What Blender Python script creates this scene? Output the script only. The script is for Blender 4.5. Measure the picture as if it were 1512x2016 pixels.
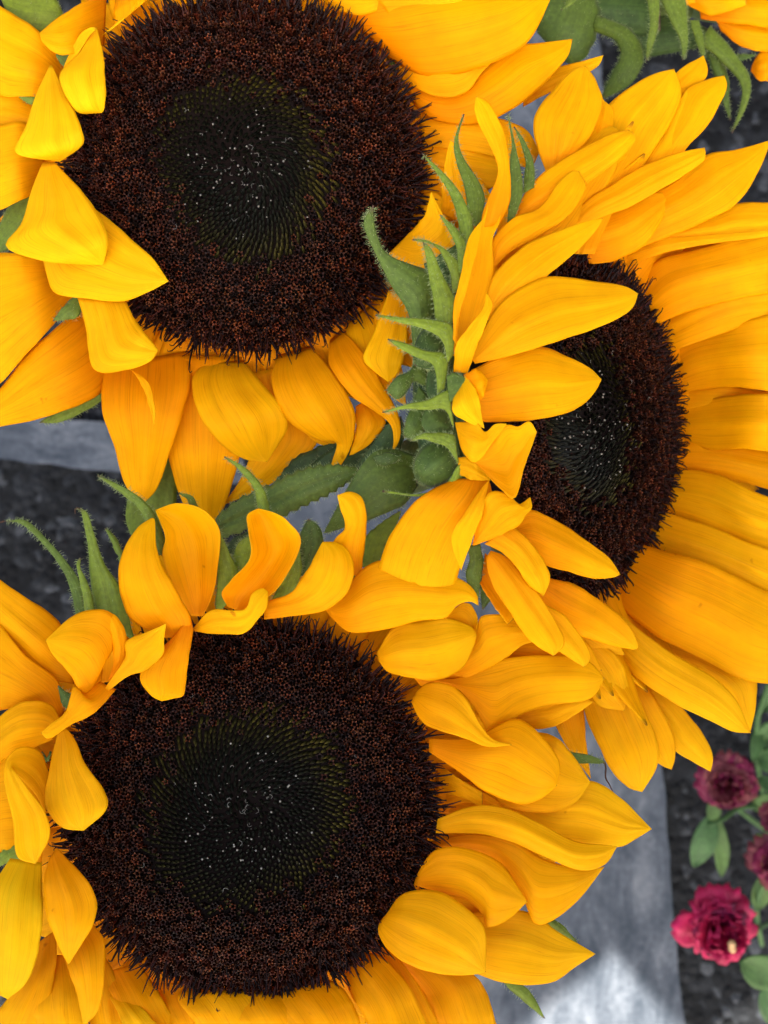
import bpy, math, random
import numpy as np
from mathutils import Vector, Matrix

scn = bpy.context.scene
COL = scn.collection
for o in list(bpy.data.objects):
    bpy.data.objects.remove(o)

# ------------------------------------------------------------------ camera, sky, sun, exposure
CAMZ = 0.75          # camera height over the asphalt
FZ = 0.45            # height of the flower heads
K = (0.19 / 0.30) / 1512.0
cd = bpy.data.cameras.new('camera')
cam = bpy.data.objects.new('camera', cd); COL.objects.link(cam)
cam.location = (0, 0, CAMZ)
cd.sensor_fit = 'VERTICAL'; cd.sensor_height = 24.0
cd.lens = 12.0 / (1008 * K)
cd.clip_start = 0.01; cd.clip_end = 200
cd.dof.use_dof = True; cd.dof.focus_distance = 0.295
cd.dof.aperture_fstop = cd.lens / 2.1
scn.camera = cam

SUN_EL = math.radians(50)
w = bpy.data.worlds.new('World'); scn.world = w; w.use_nodes = True
nt = w.node_tree
bg = nt.nodes['Background']
sky = nt.nodes.new('ShaderNodeTexSky'); sky.sky_type = 'NISHITA'; sky.sun_disc = False
sky.sun_elevation = SUN_EL; sky.sun_rotation = math.radians(180)
sky.dust_density = 6.0; sky.air_density = 1.0; sky.ozone_density = 0.3
nt.links.new(sky.outputs[0], bg.inputs[0]); bg.inputs[1].default_value = 0.11
sd = bpy.data.lights.new('sun', 'SUN'); sd.energy = 4.2; sd.angle = math.radians(0.5); sd.color = (1, 0.95, 0.88)
sun = bpy.data.objects.new('sun', sd); COL.objects.link(sun)
SDIR = Vector((0, -math.cos(SUN_EL), math.sin(SUN_EL)))      # towards the sun
sun.rotation_euler = SDIR.to_track_quat('Z', 'Y').to_euler(); sun.location = (0, -3, 4)
scn.view_settings.view_transform = 'Standard'; scn.view_settings.look = 'None'
scn.view_settings.exposure = 2.72; scn.view_settings.gamma = 1.0
scn.render.engine = 'CYCLES'

# ------------------------------------------------------------------ helpers
def W(px, py, zmm=0.0):
    """place of a point of a flower head (photo column, row, millimetres above the head plane)"""
    z = FZ + zmm / 1000.0
    d = CAMZ - z
    return np.array([(px - 756) * K * d, -(py - 1008) * K * d, z])

def Wa(px, py, zmm):
    z = FZ + zmm / 1000.0
    d = CAMZ - z
    return np.stack([(px - 756) * K * d, -(py - 1008) * K * d, z], -1)

def prop(o, label=None, cat=None, group=None, kind=None):
    if label: o['label'] = label
    if cat: o['category'] = cat
    if group: o['group'] = group
    if kind: o['kind'] = kind
    return o

def empty(name, loc, label, cat, group=None):
    o = bpy.data.objects.new(name, None); COL.objects.link(o)
    o.location = loc; o.empty_display_size = 0.01
    prop(o, label, cat, group)
    bpy.context.view_layer.update()
    return o

def mesh_obj(name, verts, faces, mats, parent=None, mat_idx=None, uvs=None, col=None, smooth=True, kind=None, tint=None):
    """verts in world coordinates"""
    v = np.asarray(verts, dtype=float).reshape(-1, 3)
    off = np.zeros(3)
    if parent is not None:
        p = parent; off = np.zeros(3)
        while p is not None:
            off = off + np.array(p.location); p = p.parent
        v = v - off
    me = bpy.data.meshes.new(name)
    me.from_pydata(v.tolist(), [], [tuple(int(i) for i in f) for f in faces])
    if not isinstance(mats, (list, tuple)): mats = [mats]
    for m in mats: me.materials.append(m)
    if mat_idx is not None: me.polygons.foreach_set('material_index', np.asarray(mat_idx, dtype=np.int32))
    if uvs is not None:
        ul = me.uv_layers.new(name='UVMap')
        li = np.empty(len(me.loops), dtype=np.int32); me.loops.foreach_get('vertex_index', li)
        ul.data.foreach_set('uv', np.asarray(uvs, dtype=np.float32)[li].ravel())
    if col is not None:
        at = me.color_attributes.new('tone', 'FLOAT_COLOR', 'POINT')
        c = np.ones((len(v), 4), dtype=np.float32); c[:, :3] = np.asarray(col)
        at.data.foreach_set('color', c.ravel())
    if smooth: me.polygons.foreach_set('use_smooth', np.ones(len(me.polygons), dtype=bool))
    me.update()
    o = bpy.data.objects.new(name, me); COL.objects.link(o)
    if parent is not None: o.parent = parent
    if kind: o['kind'] = kind
    if tint is not None: o['tint'] = float(tint)
    return o

def catmull(P, t):
    """P: n x d, t in 0..n-1"""
    n = len(P)
    Q = np.vstack([2 * P[0] - P[1], P, 2 * P[-1] - P[-2]])
    t = np.clip(t, 0, n - 1 - 1e-9); i = np.floor(t).astype(int); f = (t - i)[:, None]
    a, b, c, d = Q[i], Q[i + 1], Q[i + 2], Q[i + 3]
    return 0.5 * (2 * b + (c - a) * f + (2 * a - 5 * b + 4 * c - d) * f * f + (3 * b - a - 3 * c + d) * f ** 3)

def resample(P, v, by_index=False):
    P = np.asarray(P, dtype=float)
    n = len(P)
    if n == 2: return P[0] + (P[1] - P[0]) * v[:, None]
    if by_index: return catmull(P, v * (n - 1))
    tt = np.linspace(0, n - 1, 40 * n); C = catmull(P, tt)
    s = np.r_[0, np.cumsum(np.linalg.norm(np.diff(C, axis=0), axis=1))]
    return catmull(P, np.interp(v * s[-1], s, tt))

def zcurve(z, v):
    z = np.asarray(z, dtype=float)
    if len(z) == 1: return np.full_like(v, z[0])
    return catmull(z[:, None], v * (len(z) - 1))[:, 0]

def grid_normals(G):
    du = np.gradient(G, axis=1); dv = np.gradient(G, axis=0)
    n = np.cross(du, dv); l = np.linalg.norm(n, axis=-1, keepdims=True)
    bad = l[..., 0] < 1e-14
    n = n / np.maximum(l, 1e-14)
    n[bad] = (0, 0, 1)
    n[-1] = n[-2]
    return n

def shell(G, N, th):
    """closed sheet from a grid of points: upper side, lower side, rim"""
    nv, nu = G.shape[:2]
    top = (G + N * th / 2).reshape(-1, 3); bot = (G - N * th / 2).reshape(-1, 3)
    V = np.vstack([top, bot]); off = nv * nu
    F = []; M = []
    for i in range(nv - 1):
        for j in range(nu - 1):
            a, b, c, d = i * nu + j, i * nu + j + 1, (i + 1) * nu + j + 1, (i + 1) * nu + j
            F.append((a, b, c, d)); M.append(0)
            F.append((a + off, d + off, c + off, b + off)); M.append(1)
    for i in range(nv - 1):
        for j, s in ((0, 1), (nu - 1, -1)):
            a, d = i * nu + j, (i + 1) * nu + j
            F.append((a, d, d + off, a + off) if s > 0 else (d, a, a + off, d + off)); M.append(1)
    for j in range(nu - 1):
        a, b = j, j + 1
        F.append((b, a, a + off, b + off)); M.append(1)
    uu, vv = np.meshgrid(np.linspace(0, 1, nu), np.linspace(0, 1, nv))
    uv = np.stack([uu, vv], -1).reshape(-1, 2); uv = np.vstack([uv, uv])
    return V, F, M, uv

# ------------------------------------------------------------------ materials
def new_mat(name):
    m = bpy.data.materials.new(name); m.use_nodes = True
    nt = m.node_tree; b = nt.nodes['Principled BSDF']
    return m, nt, b
def N(nt, t, **k):
    n = nt.nodes.new(t)
    for a, v in k.items(): setattr(n, a, v)
    return n
def mixc(nt, fac, a, b, mode='MIX'):
    n = nt.nodes.new('ShaderNodeMix'); n.data_type = 'RGBA'; n.blend_type = mode
    for s, v in ((0, fac), (6, a), (7, b)):
        if hasattr(v, 'links'): nt.links.new(v, n.inputs[s])
        else: n.inputs[s].default_value = v if s == 0 else (*v, 1)
    return n.outputs[2]
def ramp(nt, src, stops):
    r = nt.nodes.new('ShaderNodeValToRGB')
    el = r.color_ramp.elements
    while len(el) < len(stops): el.new(0.5)
    for e, (p, c) in zip(el, stops):
        e.position = p; e.color = (*c, 1) if isinstance(c, tuple) else (c, c, c, 1)
    nt.links.new(src, r.inputs[0]); return r.outputs[0]
def math_(nt, op, a, b=None):
    n = nt.nodes.new('ShaderNodeMath'); n.operation = op
    for i, v in enumerate((a, b)):
        if v is None: continue
        if hasattr(v, 'links'): nt.links.new(v, n.inputs[i])
        else: n.inputs[i].default_value = v
    return n.outputs[0]
def noise(nt, vec, scale, detail=3, rough=0.55, dist=0):
    n = nt.nodes.new('ShaderNodeTexNoise'); n.inputs['Scale'].default_value = scale
    n.inputs['Detail'].default_value = detail; n.inputs['Roughness'].default_value = rough
    n.inputs['Distortion'].default_value = dist
    if vec is not None: nt.links.new(vec, n.inputs['Vector'])
    return n.outputs[0]
def mapping(nt, vec, scale, loc=(0, 0, 0)):
    n = nt.nodes.new('ShaderNodeMapping'); n.inputs['Scale'].default_value = scale
    n.inputs['Location'].default_value = loc
    nt.links.new(vec, n.inputs[0]); return n.outputs[0]
def bump(nt, h, strength, dist):
    n = nt.nodes.new('ShaderNodeBump'); n.inputs['Strength'].default_value = strength
    n.inputs['Distance'].default_value = dist
    nt.links.new(h, n.inputs['Height']); return n.outputs[0]

def petal_mat(name, base, mid, tip, transl=0.3):
    m, nt, b = new_mat(name)
    uv = N(nt, 'ShaderNodeUVMap').outputs[0]
    oi = N(nt, 'ShaderNodeObjectInfo')
    add = nt.nodes.new('ShaderNodeVectorMath'); add.operation = 'ADD'
    comb = N(nt, 'ShaderNodeCombineXYZ')
    nt.links.new(math_(nt, 'MULTIPLY', oi.outputs['Random'], 37.0), comb.inputs[2])
    nt.links.new(uv, add.inputs[0]); nt.links.new(comb.outputs[0], add.inputs[1])
    sep = N(nt, 'ShaderNodeSeparateXYZ'); nt.links.new(uv, sep.inputs[0])
    c = ramp(nt, sep.outputs[1], [(0.0, base), (0.38, mid), (0.955, tip), (0.992, (0.42, 0.16, 0.01))])
    at = N(nt, 'ShaderNodeAttribute', attribute_type='OBJECT', attribute_name='tint')
    c = mixc(nt, at.outputs['Fac'], c, (0.95, 0.56, 0.004))
    # veins that run along the petal
    fine = noise(nt, mapping(nt, add.outputs[0], (70, 1.6, 1)), 1.0, 3, 0.6, 0.3)
    broad = noise(nt, mapping(nt, add.outputs[0], (14, 1.2, 1)), 1.0, 3, 0.6, 0.4)
    f1 = ramp(nt, fine, [(0.30, 0.93), (0.5, 1.0), (0.75, 1.02)])
    f2 = ramp(nt, broad, [(0.3, 0.92), (0.5, 1.0), (0.7, 1.03)])
    c = mixc(nt, 0.9, c, f1, 'MULTIPLY'); c = mixc(nt, 0.9, c, f2, 'MULTIPLY')
    # thin dark hairline veins
    hv = noise(nt, mapping(nt, add.outputs[0], (38, 0.9, 1), (5, 3, 1)), 1.0, 1, 0.5, 0.35)
    hl = math_(nt, 'ABSOLUTE', math_(nt, 'SUBTRACT', hv, 0.5))
    hl = ramp(nt, hl, [(0.0, (0.74, 0.56, 0.4)), (0.026, (1, 1, 1))])
    c = mixc(nt, 0.6, c, hl, 'MULTIPLY')
    # a few bruises
    tc = N(nt, 'ShaderNodeTexCoord').outputs['Object']
    sp = noise(nt, mapping(nt, tc, (1, 1, 1)), 260, 2, 0.5)
    sp = ramp(nt, sp, [(0.755, (1, 1, 1)), (0.81, (0.62, 0.42, 0.3))])
    c = mixc(nt, 0.8, c, sp, 'MULTIPLY')
    blotch = noise(nt, tc, 90, 4, 0.6)
    bl = ramp(nt, blotch, [(0.32, (0.93, 0.86, 0.8)), (0.62, (1.0, 1.03, 1.0))])
    c = mixc(nt, 0.8, c, bl, 'MULTIPLY')
    nt.links.new(c, b.inputs['Base Color'])
    b.inputs['Roughness'].default_value = 0.5
    b.inputs['Specular IOR Level'].default_value = 0.045
    bp = bump(nt, math_(nt, 'ADD', math_(nt, 'MULTIPLY', broad, 0.7), math_(nt, 'MULTIPLY', fine, 0.5)), 0.35, 0.0003)
    nt.links.new(bp, b.inputs['Normal'])
    tr = N(nt, 'ShaderNodeBsdfTranslucent')
    tcx = mixc(nt, 1.0, c, (1.0, 0.86, 0.25), 'MULTIPLY')
    nt.links.new(tcx, tr.inputs[0]); nt.links.new(bp, tr.inputs['Normal'])
    ms = N(nt, 'ShaderNodeMixShader'); ms.inputs[0].default_value = transl
    nt.links.new(b.outputs[0], ms.inputs[1]); nt.links.new(tr.outputs[0], ms.inputs[2])
    nt.links.new(ms.outputs[0], nt.nodes['Material Output'].inputs[0])
    return m

M_PU = petal_mat('petal_upper', (0.86, 0.235, 0.0), (0.94, 0.36, 0.0), (0.96, 0.46, 0.001))
M_PL = petal_mat('petal_lower', (0.92, 0.34, 0.001), (0.95, 0.44, 0.002), (0.95, 0.52, 0.004))

def green_mat(name, c0, c1, tipc=(0.09, 0.05, 0.025), light=(0.24, 0.31, 0.012), tipat=0.87):
    m, nt, b = new_mat(name)
    uv = N(nt, 'ShaderNodeUVMap').outputs[0]
    tc = N(nt, 'ShaderNodeTexCoord').outputs['Object']
    sep = N(nt, 'ShaderNodeSeparateXYZ'); nt.links.new(uv, sep.inputs[0])
    n1 = noise(nt, tc, 160, 5, 0.6)
    c = mixc(nt, ramp(nt, n1, [(0.35, 0.0), (0.65, 1.0)]), c0, c1)
    at = N(nt, 'ShaderNodeAttribute', attribute_type='OBJECT', attribute_name='tint')
    c = mixc(nt, at.outputs['Fac'], c, light)
    sp = noise(nt, tc, 900, 2, 0.5)
    c = mixc(nt, 0.7, c, ramp(nt, sp, [(0.3, 0.72), (0.7, 1.25)]), 'MULTIPLY')
    vein = ramp(nt, noise(nt, mapping(nt, uv, (16, 1.2, 1)), 1.0, 2), [(0.35, 0.8), (0.7, 1.15)])
    c = mixc(nt, 0.7, c, vein, 'MULTIPLY')
    c = mixc(nt, ramp(nt, sep.outputs[1], [(tipat, 0.0), (min(tipat + 0.1, 1), 1.0)]), c, tipc)
    nt.links.new(c, b.inputs['Base Color'])
    b.inputs['Roughness'].default_value = 0.6; b.inputs['Specular IOR Level'].default_value = 0.3
    b.inputs['Sheen Weight'].default_value = 0.05; b.inputs['Sheen Roughness'].default_value = 0.5
    hb = math_(nt, 'ADD', n1, math_(nt, 'MULTIPLY', sp, 0.5))
    bp = bump(nt, hb, 0.6, 0.0004); nt.links.new(bp, b.inputs['Normal'])
    tr = N(nt, 'ShaderNodeBsdfTranslucent'); nt.links.new(c, tr.inputs[0])
    ms = N(nt, 'ShaderNodeMixShader'); ms.inputs[0].default_value = 0.18
    nt.links.new(b.outputs[0], ms.inputs[1]); nt.links.new(tr.outputs[0], ms.inputs[2])
    nt.links.new(ms.outputs[0], nt.nodes['Material Output'].inputs[0])
    return m
M_BR = green_mat('bract_green', (0.019, 0.052, 0.011), (0.046, 0.094, 0.018))
M_LF = green_mat('leaf_green', (0.014, 0.038, 0.010), (0.036, 0.073, 0.019), tipat=0.97)
M_RL = green_mat('rose_leaf_green', (0.022, 0.075, 0.022), (0.042, 0.12, 0.034), tipat=0.99)
M_ST = green_mat('stem_green', (0.07, 0.12, 0.03), (0.12, 0.17, 0.05), tipat=0.995)

def simple(name, col, rough=0.6, spec=0.3, attr=False, transl=0):
    m, nt, b = new_mat(name)
    if attr:
        a = N(nt, 'ShaderNodeVertexColor', layer_name='tone')
        nt.links.new(a.outputs[0], b.inputs['Base Color'])
    else: b.inputs['Base Color'].default_value = (*col, 1)
    b.inputs['Roughness'].default_value = rough; b.inputs['Specular IOR Level'].default_value = spec
    return m
M_HAIR = simple('bract_hair', (0.30, 0.36, 0.14), 0.6, 0.1)
M_DRY = simple('dried_tip', (0.07, 0.035, 0.02), 0.8, 0.1)
M_FLO = simple('floret_brown', None, 0.5, 0.12, attr=True)
M_STY = simple('style_dark', None, 0.5, 0.15, attr=True)
M_DISC = simple('disc_base', (0.006, 0.003, 0.002), 0.9, 0.1)
m, nt_, b_ = new_mat('resin_drop'); b_.inputs['Base Color'].default_value = (0.75, 0.72, 0.62, 1)
b_.inputs['Roughness'].default_value = 0.15; b_.inputs['Specular IOR Level'].default_value = 0.8
M_DROP = m; b_.inputs['Base Color'].default_value = (0.20, 0.18, 0.14, 1); b_.inputs['Roughness'].default_value = 0.3

# ------------------------------------------------------------------ asphalt and road marking (structure)
def asphalt_mat():
    m, nt, b = new_mat('asphalt')
    tc = N(nt, 'ShaderNodeTexCoord').outputs['Object']
    v = N(nt, 'ShaderNodeTexVoronoi'); v.inputs['Scale'].default_value = 165; nt.links.new(tc, v.inputs['Vector'])
    n1 = noise(nt, tc, 420, 4, 0.6); n2 = noise(nt, tc, 9, 4, 0.6)
    vs = N(nt, 'ShaderNodeSeparateColor'); nt.links.new(v.outputs['Color'], vs.inputs[0])
    c = ramp(nt, vs.outputs[0], [(0.0, (0.004, 0.0045, 0.005)), (0.55, (0.009, 0.010, 0.011)), (0.86, (0.016, 0.018, 0.020)), (0.98, (0.038, 0.042, 0.046))])
    c = mixc(nt, 0.8, c, ramp(nt, n1, [(0.3, 0.55), (0.7, 1.35)]), 'MULTIPLY')
    c = mixc(nt, 0.9, c, ramp(nt, n2, [(0.3, 0.6), (0.7, 1.3)]), 'MULTIPLY')
    nt.links.new(c, b.inputs['Base Color']); b.inputs['Roughness'].default_value = 0.9; b.inputs['Specular IOR Level'].default_value = 0.12
    h = math_(nt, 'ADD', ramp(nt, v.outputs['Distance'], [(0, 1.0), (0.6, 0.0)]), math_(nt, 'MULTIPLY', n1, 0.6))
    nt.links.new(bump(nt, h, 1.0, 0.002), b.inputs['Normal'])
    return m
def paint_mat(name, scale):
    m, nt, b = new_mat(name)
    tc = N(nt, 'ShaderNodeTexCoord').outputs['Object']
    n1 = noise(nt, mapping(nt, tc, scale), 1.0, 7, 0.68, 0.5)
    n2 = noise(nt, tc, 300, 4, 0.65)
    n3 = noise(nt, tc, 16, 5, 0.6)
    n = math_(nt, 'ADD', math_(nt, 'MULTIPLY', n1, 0.7), math_(nt, 'ADD', math_(nt, 'MULTIPLY', n2, 0.18), math_(nt, 'MULTIPLY', n3, 0.12)))
    c = ramp(nt, n, [(0.38, (0.026, 0.034, 0.044)), (0.50, (0.056, 0.066, 0.079)), (0.63, (0.110, 0.122, 0.136))])
    nt.links.new(c, b.inputs['Base Color']); b.inputs['Roughness'].default_value = 0.85; b.inputs['Specular IOR Level'].default_value = 0.12
    nt.links.new(bump(nt, math_(nt, 'ADD', n1, n2), 0.7, 0.001), b.inputs['Normal'])
    return m
S = 15.0
mesh_obj('asphalt_ground', [(-S, -S, 0), (S, -S, 0), (S, S, 0), (-S, S, 0)], [(0, 1, 2, 3)], asphalt_mat(), smooth=False, kind='structure')
def gp(px, py, h=0.0):    # place of a ground point
    d = CAMZ - h
    return ((px - 756) * K * d, -(py - 1008) * K * d, h)
def marking(name, quad, m, h=0.004):
    """thick painted stripe with a slightly ragged outline"""
    rnd = random.Random(7); pts = []
    for i in range(4):
        a, b = np.array(quad[i], float), np.array(quad[(i + 1) % 4], float)
        n = int(np.linalg.norm(b - a) / 0.012) + 1
        for k in range(n):
            p = a + (b - a) * k / n; pts.append((p[0] + rnd.uniform(-.0011, .0011), p[1] + rnd.uniform(-.0011, .0011)))
    n = len(pts)
    V = [(x, y, h) for x, y in pts] + [(x, y, 0.0005) for x, y in pts]
    F = [tuple(range(n))[::-1]] if False else [tuple(range(n))]
    F += [(i, i + n, (i + 1) % n + n, (i + 1) % n) for i in range(n)]
    o = mesh_obj(name, V, F, m, smooth=False, kind='structure'); return o
PM1 = paint_mat('marking_paint', (60, 22, 40)); PM2 = paint_mat('marking_paint_crosswise', (24, 60, 40))
def g2(px, py): return gp(px, py)[:2]
def dirext(a, b, t): return (a[0] + (b[0] - a[0]) * t, a[1] + (b[1] - a[1]) * t)
ra, rb = g2(1302, 1520), g2(1345, 2016)
la, lb = g2(560, 1520), g2(600, 2016)
marking('road_marking', [dirext(la, lb, 4.0), dirext(ra, rb, 4.0), dirext(ra, rb, -6.5), dirext(la, lb, -6.5)], PM1)
ta, tb = g2(0, 818), g2(560, 850); ba, bb_ = g2(0, 906), g2(560, 960)
marking('road_marking', [dirext(ta, tb, -3.0), dirext(ba, bb_, -3.0), dirext(ba, bb_, 0.86), dirext(ta, tb, 0.85)][::1], PM2, 0.0042)

# ------------------------------------------------------------------ added unseen cloth that shades the flowers, hem notched for the sunlit patch
def sun_blocker():
    n0 = np.array([*gp(1205, 1862)[:2], 0.0])
    H = 1.0
    t = H / SDIR.z
    vx, vy = n0[0], n0[1] + SDIR.y * t            # place of one notch in the front edge
    root = empty('added_sun_blocker', (0, vy, 0), 'added cream cloth out of view, pointed hem shaped to leave the sunlit patch', 'sun_blocker')
    fab = simple('sun_blocker_cloth', (0.62, 0.60, 0.55), 0.8, 0.2)
    pole = simple('sun_blocker_pole_metal', (0.4, 0.4, 0.42), 0.4, 0.5)
    pitch = 0.13; depth = 0.062
    xs = []; k = -5
    pts = []
    for k in range(-5, 5):
        pts.append((vx + k * pitch, vy)); pts.append((vx + (k + 0.42) * pitch, vy - depth))
    x0, x1 = pts[0][0], pts[-1][0]
    outl = pts + [(x1, vy + 0.86), (x0, vy + 0.86)]
    n = len(outl)
    V = [(x, y, H) for x, y in outl] + [(x, y, H + 0.004) for x, y in outl]
    F = [tuple(range(n))[::-1], tuple(range(n, 2 * n))] + [(i, (i + 1) % n, (i + 1) % n + n, i + n) for i in range(n)]
    mesh_obj('sun_blocker_cloth', V, F, fab, root, smooth=False)
    for x, y in ((x0 + 0.02, vy + 0.02), (x1 - 0.02, vy + 0.06), (x0 + 0.02, vy + 0.78), (x1 - 0.02, vy + 0.78)):
        T = tube_geo([(x, y, 0), (x, y, H - 0.002)], [0.012, 0.012], 10)
        mesh_obj('pole', T[0], T[1], pole, root)

def tube_geo(path, radii, seg=8, cap=True):
    P = np.asarray(path, float); n = len(P)
    T = np.gradient(P, axis=0); T /= np.linalg.norm(T, axis=1, keepdims=True)
    ref = np.array([0.3, 0.2, 1.0]) if abs(T[0][2]) < 0.8 else np.array([1.0, 0.1, 0.0])
    V = []; a = np.cross(T[0], ref); a /= np.linalg.norm(a)
    for i in range(n):
        a = a - T[i] * np.dot(a, T[i]); a /= np.linalg.norm(a); b = np.cross(T[i], a)
        for k in range(seg):
            t = 2 * math.pi * k / seg
            V.append(P[i] + (a * math.cos(t) + b * math.sin(t)) * radii[i])
    F = [(i * seg + k, i * seg + (k + 1) % seg, (i + 1) * seg + (k + 1) % seg, (i + 1) * seg + k) for i in range(n - 1) for k in range(seg)]
    if cap: F += [tuple(range(seg))[::-1], tuple(range((n - 1) * seg, n * seg))]
    return np.array(V), F
sun_blocker()

# added unseen dark slab, blocks sky on one side for uneven light
def added_sky_blocker():
    root = empty('added_sky_blocker', (0.5, 1.3, 0), 'added dark upright slab out of view, cutting sky light from one side', 'sky_blocker')
    root.rotation_euler = (0, 0, math.radians(-22)); bpy.context.view_layer.update()
    m = simple('sky_blocker_render', (0.06, 0.058, 0.055), 0.9, 0.1); mc = simple('sky_blocker_top_stone', (0.2, 0.19, 0.17), 0.9, 0.1)
    def box(x0, x1, y0, y1, z0, z1):
        V = [(x, y, z) for x in (x0, x1) for y in (y0, y1) for z in (z0, z1)]
        return V, [(0, 1, 3, 2), (4, 6, 7, 5), (0, 4, 5, 1), (2, 3, 7, 6), (0, 2, 6, 4), (1, 5, 7, 3)]
    for nm, dims, mm in (('sky_blocker_face', (-2.5, 3.5, 0, 0.2, 0.0, 2.4), m), ('sky_blocker_top', (-2.55, 3.55, -0.04, 0.24, 2.402, 2.47), mc)):
        V, F = box(*dims); o = mesh_obj(nm, V, F, mm, None, smooth=False); o.parent = root
added_sky_blocker()

# ------------------------------------------------------------------ hairs
def hairs(name, pts, dirs, length, mat, parent, rnd, r=0.00005):
    V = []; F = []
    for p, d in zip(pts, dirs):
        l = length * rnd.uniform(0.5, 1.3)
        d = d / (np.linalg.norm(d) + 1e-12)
        j = np.array([rnd.gauss(0, 1) for _ in range(3)]); d = d + j * 0.28; d /= np.linalg.norm(d)
        c = np.cross(d, j); c /= np.linalg.norm(c) + 1e-12; e = np.cross(d, c)
        m = p + d * l * 0.55; q = p + d * l + c * l * 0.3
        b = len(V)
        for base, rr in ((p, r), (m, r * 0.7)):
            for k in range(3):
                t = 2.094 * k; V.append(base + (c * math.cos(t) + e * math.sin(t)) * rr)
        V.append(q)
        for k in range(3):
            k2 = (k + 1) % 3
            F.append((b + k, b + k2, b + 3 + k2, b + 3 + k)); F.append((b + 3 + k, b + 3 + k2, b + 6))
    if V: mesh_obj(name, V, F, mat, parent, kind='stuff')

# ------------------------------------------------------------------ sheets: petals, bracts, leaves
def parse(s): return [tuple(float(a) for a in p.split(',')) for p in s.split()]
def sheet_grid(L, R, z, b=2.0, g=0.25, rip=0.35, roll=0.0, idx=0, seed=0, nu=21, nv=36, base_flat=0.25, crease=0.0, serr=0.0):
    rnd = random.Random(seed)
    L = parse(L) if isinstance(L, str) else L; R = parse(R) if isinstance(R, str) else R
    v = np.linspace(0, 1, nv) ** 1.0; v = 1 - (1 - v) ** 1.25
    byi = bool(idx) and len(L) == len(R)
    A = resample(L, v, byi); B = resample(R, v, byi)
    u = np.linspace(0, 1, nu); uu = (u - 0.5) * 2
    if serr:
        for E, O in ((A, B), (B, A)):
            d = (E - O); l = np.linalg.norm(d, axis=1, keepdims=True) + 1e-6
            saw = (np.arange(nv) % 3) / 2.0
            E += d / l * (saw[:, None] * serr) * np.minimum(l / 40, 1)
    XY = A[:, None, :] * (1 - u)[None, :, None] + B[:, None, :] * u[None, :, None]
    wid = np.linalg.norm(A - B, axis=1)
    wmax = max(wid.max(), 1.0)
    rel = np.clip(wid / wmax, 0, 1)[:, None]
    ws = min(1.25, wmax / 95.0); g = g * ws; b = b * (0.35 + 0.65 * ws); crease = crease * ws; rip = rip * (0.4 + 0.6 * ws)
    Z = zcurve(z, v)[:, None] + roll * uu[None, :] * rel
    prof = (1 - uu ** 2)[None, :]
    tw = rnd.uniform(0.1, 0.75)
    Z = Z + b * (prof * (1 - tw) + tw * (1 - np.sqrt(uu[None, :] ** 2 + 0.006))) * rel
    ph = [rnd.uniform(0, 6.28) for _ in range(8)]
    V_ = v[:, None]; U_ = uu[None, :]
    k1 = rnd.choice((2.0, 2.5, 3.0))
    Z = Z + g * np.cos(k1 * math.pi * U_ + ph[0] * 0.25) * rel * np.sin(math.pi * np.clip(V_, 0, 1)) ** 0.5
    Z = Z + 0.25 * g * np.cos(5.3 * math.pi * U_ + ph[1]) * rel * (1 - V_)
    Z = Z - crease * np.exp(-(U_ / 0.10) ** 2) * rel
    pu = 0.30 + 0.12 * math.sin(ph[0])
    Z = Z - 0.8 * g * (np.exp(-((U_ - pu) / 0.09) ** 2) + np.exp(-((U_ + pu + 0.05) / 0.09) ** 2)) * rel * (0.35 + V_)
    Z = Z + rip * (U_ ** 2) * (np.sin(V_ * 11 + ph[2] + 1.3 * U_) + 0.6 * np.sin(V_ * 21 + ph[3] - 2.0 * U_)) * rel
    Z = Z + rip * 0.9 * np.sin(V_ * 5.0 + ph[4]) * np.sin(U_ * 2.1 + ph[5]) * rel
    Z = Z + 0.16 * rip * np.abs(U_) ** 3 * (np.sin(V_ * 43 + ph[5] + 2 * U_) + np.sin(V_ * 71 + ph[4])) * rel
    # small sideways irregularities of the outline
    t_ = (B - A) / (wid[:, None] + 1e-6)
    wob = (np.sin(v * 17 + ph[6]) * 0.9 + np.sin(v * 39 + ph[7]) * 0.45)[:, None] * rel * (1 - v[:, None] * 0.3)
    XY = XY + t_[:, None, :] * (wob * (np.abs(uu) ** 2)[None, :])[:, :, None]
    G = Wa(XY[..., 0], XY[..., 1], Z)
    return G

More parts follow.
